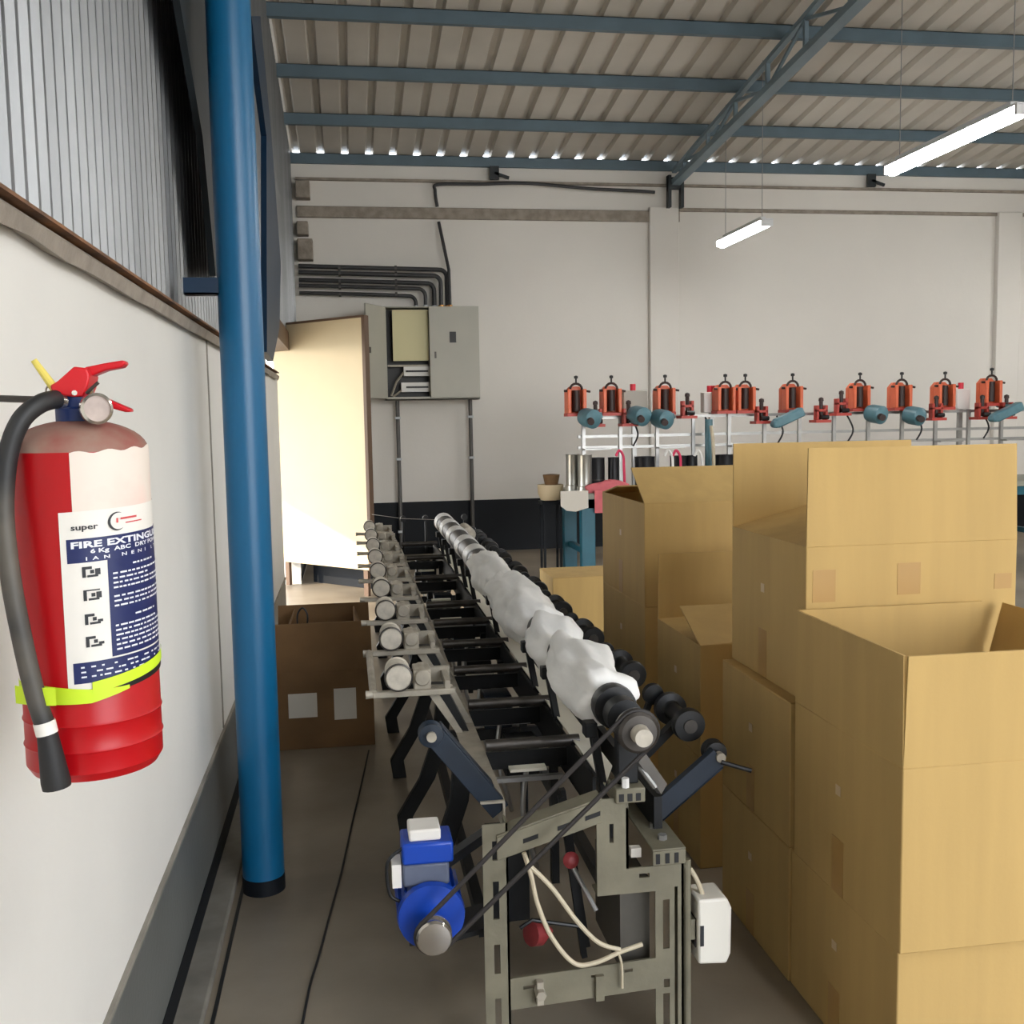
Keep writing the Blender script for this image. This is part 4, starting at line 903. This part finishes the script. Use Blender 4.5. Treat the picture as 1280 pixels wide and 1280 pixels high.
tag(MB().tube(spline([P(a, b, Y=8.80) for a, b in ((889, 532), (891, 550), (892, 570), (892, 600))]), 0.016, n=10).build('bench_hose', 'cable_cream'), 'cream hose beside the pale teal post', 'hose')
# cans on the bench
for px, r, lb in ((746, 0.07, 'next to the steel cans'), (767, 0.05, 'second from the steel cans'), (806, 0.09, 'alone, under the grey control box'), (848, 0.075, 'wide one of the ribboned pair'), (864, 0.055, 'narrow one of the ribboned pair'), (906, 0.09, 'beside the cream hose')):
    p = P(px, 590, Y=8.85)
    t = thing('yarn_can', (p.x, 8.85, BZ), 'black cylindrical yarn can on the workbench, '+lb, 'can', 'black yarn cans')
    MB().lathe([(r, BZ), (r, BZ+0.29), (r*1.04, BZ+0.30), (r*0.9, BZ+0.30), (r*0.88, BZ+0.05)], (p.x, 8.85, 0), n=26).build('can', 'can_black', t)
    MB().lathe([(r*1.01, BZ+0.10), (r*1.03, BZ+0.105), (r*1.01, BZ+0.11)], (p.x, 8.85, 0), n=26).build('band', 'iron', t)
for px in (716, 726):
    p = P(px, 585, Y=9.0 if px == 716 else 8.97)
    tag(MB().lathe([(0.070, BZ), (0.070, BZ+0.05), (0.062, BZ+0.055), (0.062, BZ+0.32), (0.068, BZ+0.33), (0.056, BZ+0.33), (0.054, BZ+0.1)], (p.x, p.y-(0.16 if px == 726 else 0), 0), n=24).build('steel_can', 'steel_can'), 'shiny steel can at the bench end, '+('behind the other' if px == 716 else 'in front, next to the black can'), 'can', 'shiny steel cans')
for px, s_, lb in ((777, 0, 'past the second black can'), (838, 1, 'left of the ribboned can pair'), (848, 0, 'over the wide ribboned can'), (875, 1, 'by the pale teal post')):
    pts = [P(px-7, 570, Y=8.72), P(px-3, 563, Y=8.72), P(px+2, 570, Y=8.72), P(px+3, 585, Y=8.72), P(px+4, 603, Y=8.72)]
    pts = [Vector((q.x, q.y, max(q.z, BZ+0.012))) for q in pts]
    pts[-1].z = BZ+0.012
    tag(MB().tube(spline(pts), 0.012, n=6).build('ribbon', 'pink_ribbon' if s_ == 0 else 'white_plastic'), ('pink ribbon' if s_ == 0 else 'white ribbon')+' looped down '+lb, 'ribbon', 'ribbons over the yarn cans')
# pink cloth, cream paper and bowl at the bench end
def lump(name, c, sx, sy, sz, m, seed, label, cat):
    n, k = 22, 10; vs = []
    for j in range(k+1):
        ph = PI/2*j/k
        for i in range(n):
            a = 2*PI*i/n; q = 1+0.28*noise.noise((math.cos(a)*1.5+seed, math.sin(a)*1.5, ph*2+seed))
            vs.append((c[0]+sx*math.cos(a)*math.cos(ph)*q, c[1]+sy*math.sin(a)*math.cos(ph)*q, c[2]+sz*math.sin(ph)*q))
    fs = [(j*n+i, j*n+(i+1) % n, (j+1)*n+(i+1) % n, (j+1)*n+i) for j in range(k) for i in range(n)]+[tuple(range(n-1, -1, -1))]
    return tag(MB().add(vs, fs).build(name, m, angle=180), label, cat)
p = P(762, 610, Y=8.72)
lump('pink_cloth', (p.x-0.02, 8.695, BZ), 0.20, 0.042, 0.10, 'pink', 3.0, 'crumpled pink cloth lying on the workbench edge', 'cloth')
p = P(752, 615, Y=8.60)
tag(MB().box((p.x-0.06, 8.605, 0.66), (p.x+0.10, 8.617, 0.86)).build('hanging_cloth', 'pink', bevel=0.004), 'pink cloth end hanging down the front of the workbench', 'cloth')
a, b = P(701, 640, Y=8.61), P(735, 613, Y=8.61)
tag(MB().prism([(a.x, 8.600, b.z), (b.x, 8.600, b.z), (b.x, 8.600, a.z+0.03), (a.x+0.13, 8.600, a.z), (a.x+0.05, 8.600, a.z+0.01), (a.x, 8.600, a.z+0.05)], (0, 0.012, 0)).build('paper_sheet', 'paper'), 'cream paper sheet hanging over the left end of the workbench', 'paper')
p = P(688, 612, Y=9.2)
st_ = thing('stool', (p.x, 9.2, 0), 'dark stool with a cream bowl on it beside the workbench', 'stool')
MB().box((p.x-0.1, 9.1, 0.70), (p.x+0.1, 9.3, 0.73)).build('seat', 'dado_black', st_)
for sx in (-0.085, 0.065):
    for sy in (0.0, 0.17): MB().box((p.x+sx, 9.105+sy, 0), (p.x+sx+0.02, 9.125+sy, 0.70)).build('leg', 'dado_black', st_)
tag(MB().lathe([(0.06, 0.732), (0.09, 0.74), (0.115, 0.80), (0.12, 0.88), (0.11, 0.88), (0.10, 0.78), (0.02, 0.76)], (p.x, 9.2, 0), n=24).build('bowl', 'cream_board'), 'cream bowl standing left of the workbench end', 'bowl')
tag(MB().lathe([(0.04, 0.771), (0.065, 0.78), (0.055, 0.86), (0.075, 0.95), (0.078, 0.97), (0.03, 0.975)], (p.x+0.01, 9.2, 0), n=18).build('cup', 'card_shade_brown'), 'brown cup standing in the cream bowl', 'cup')
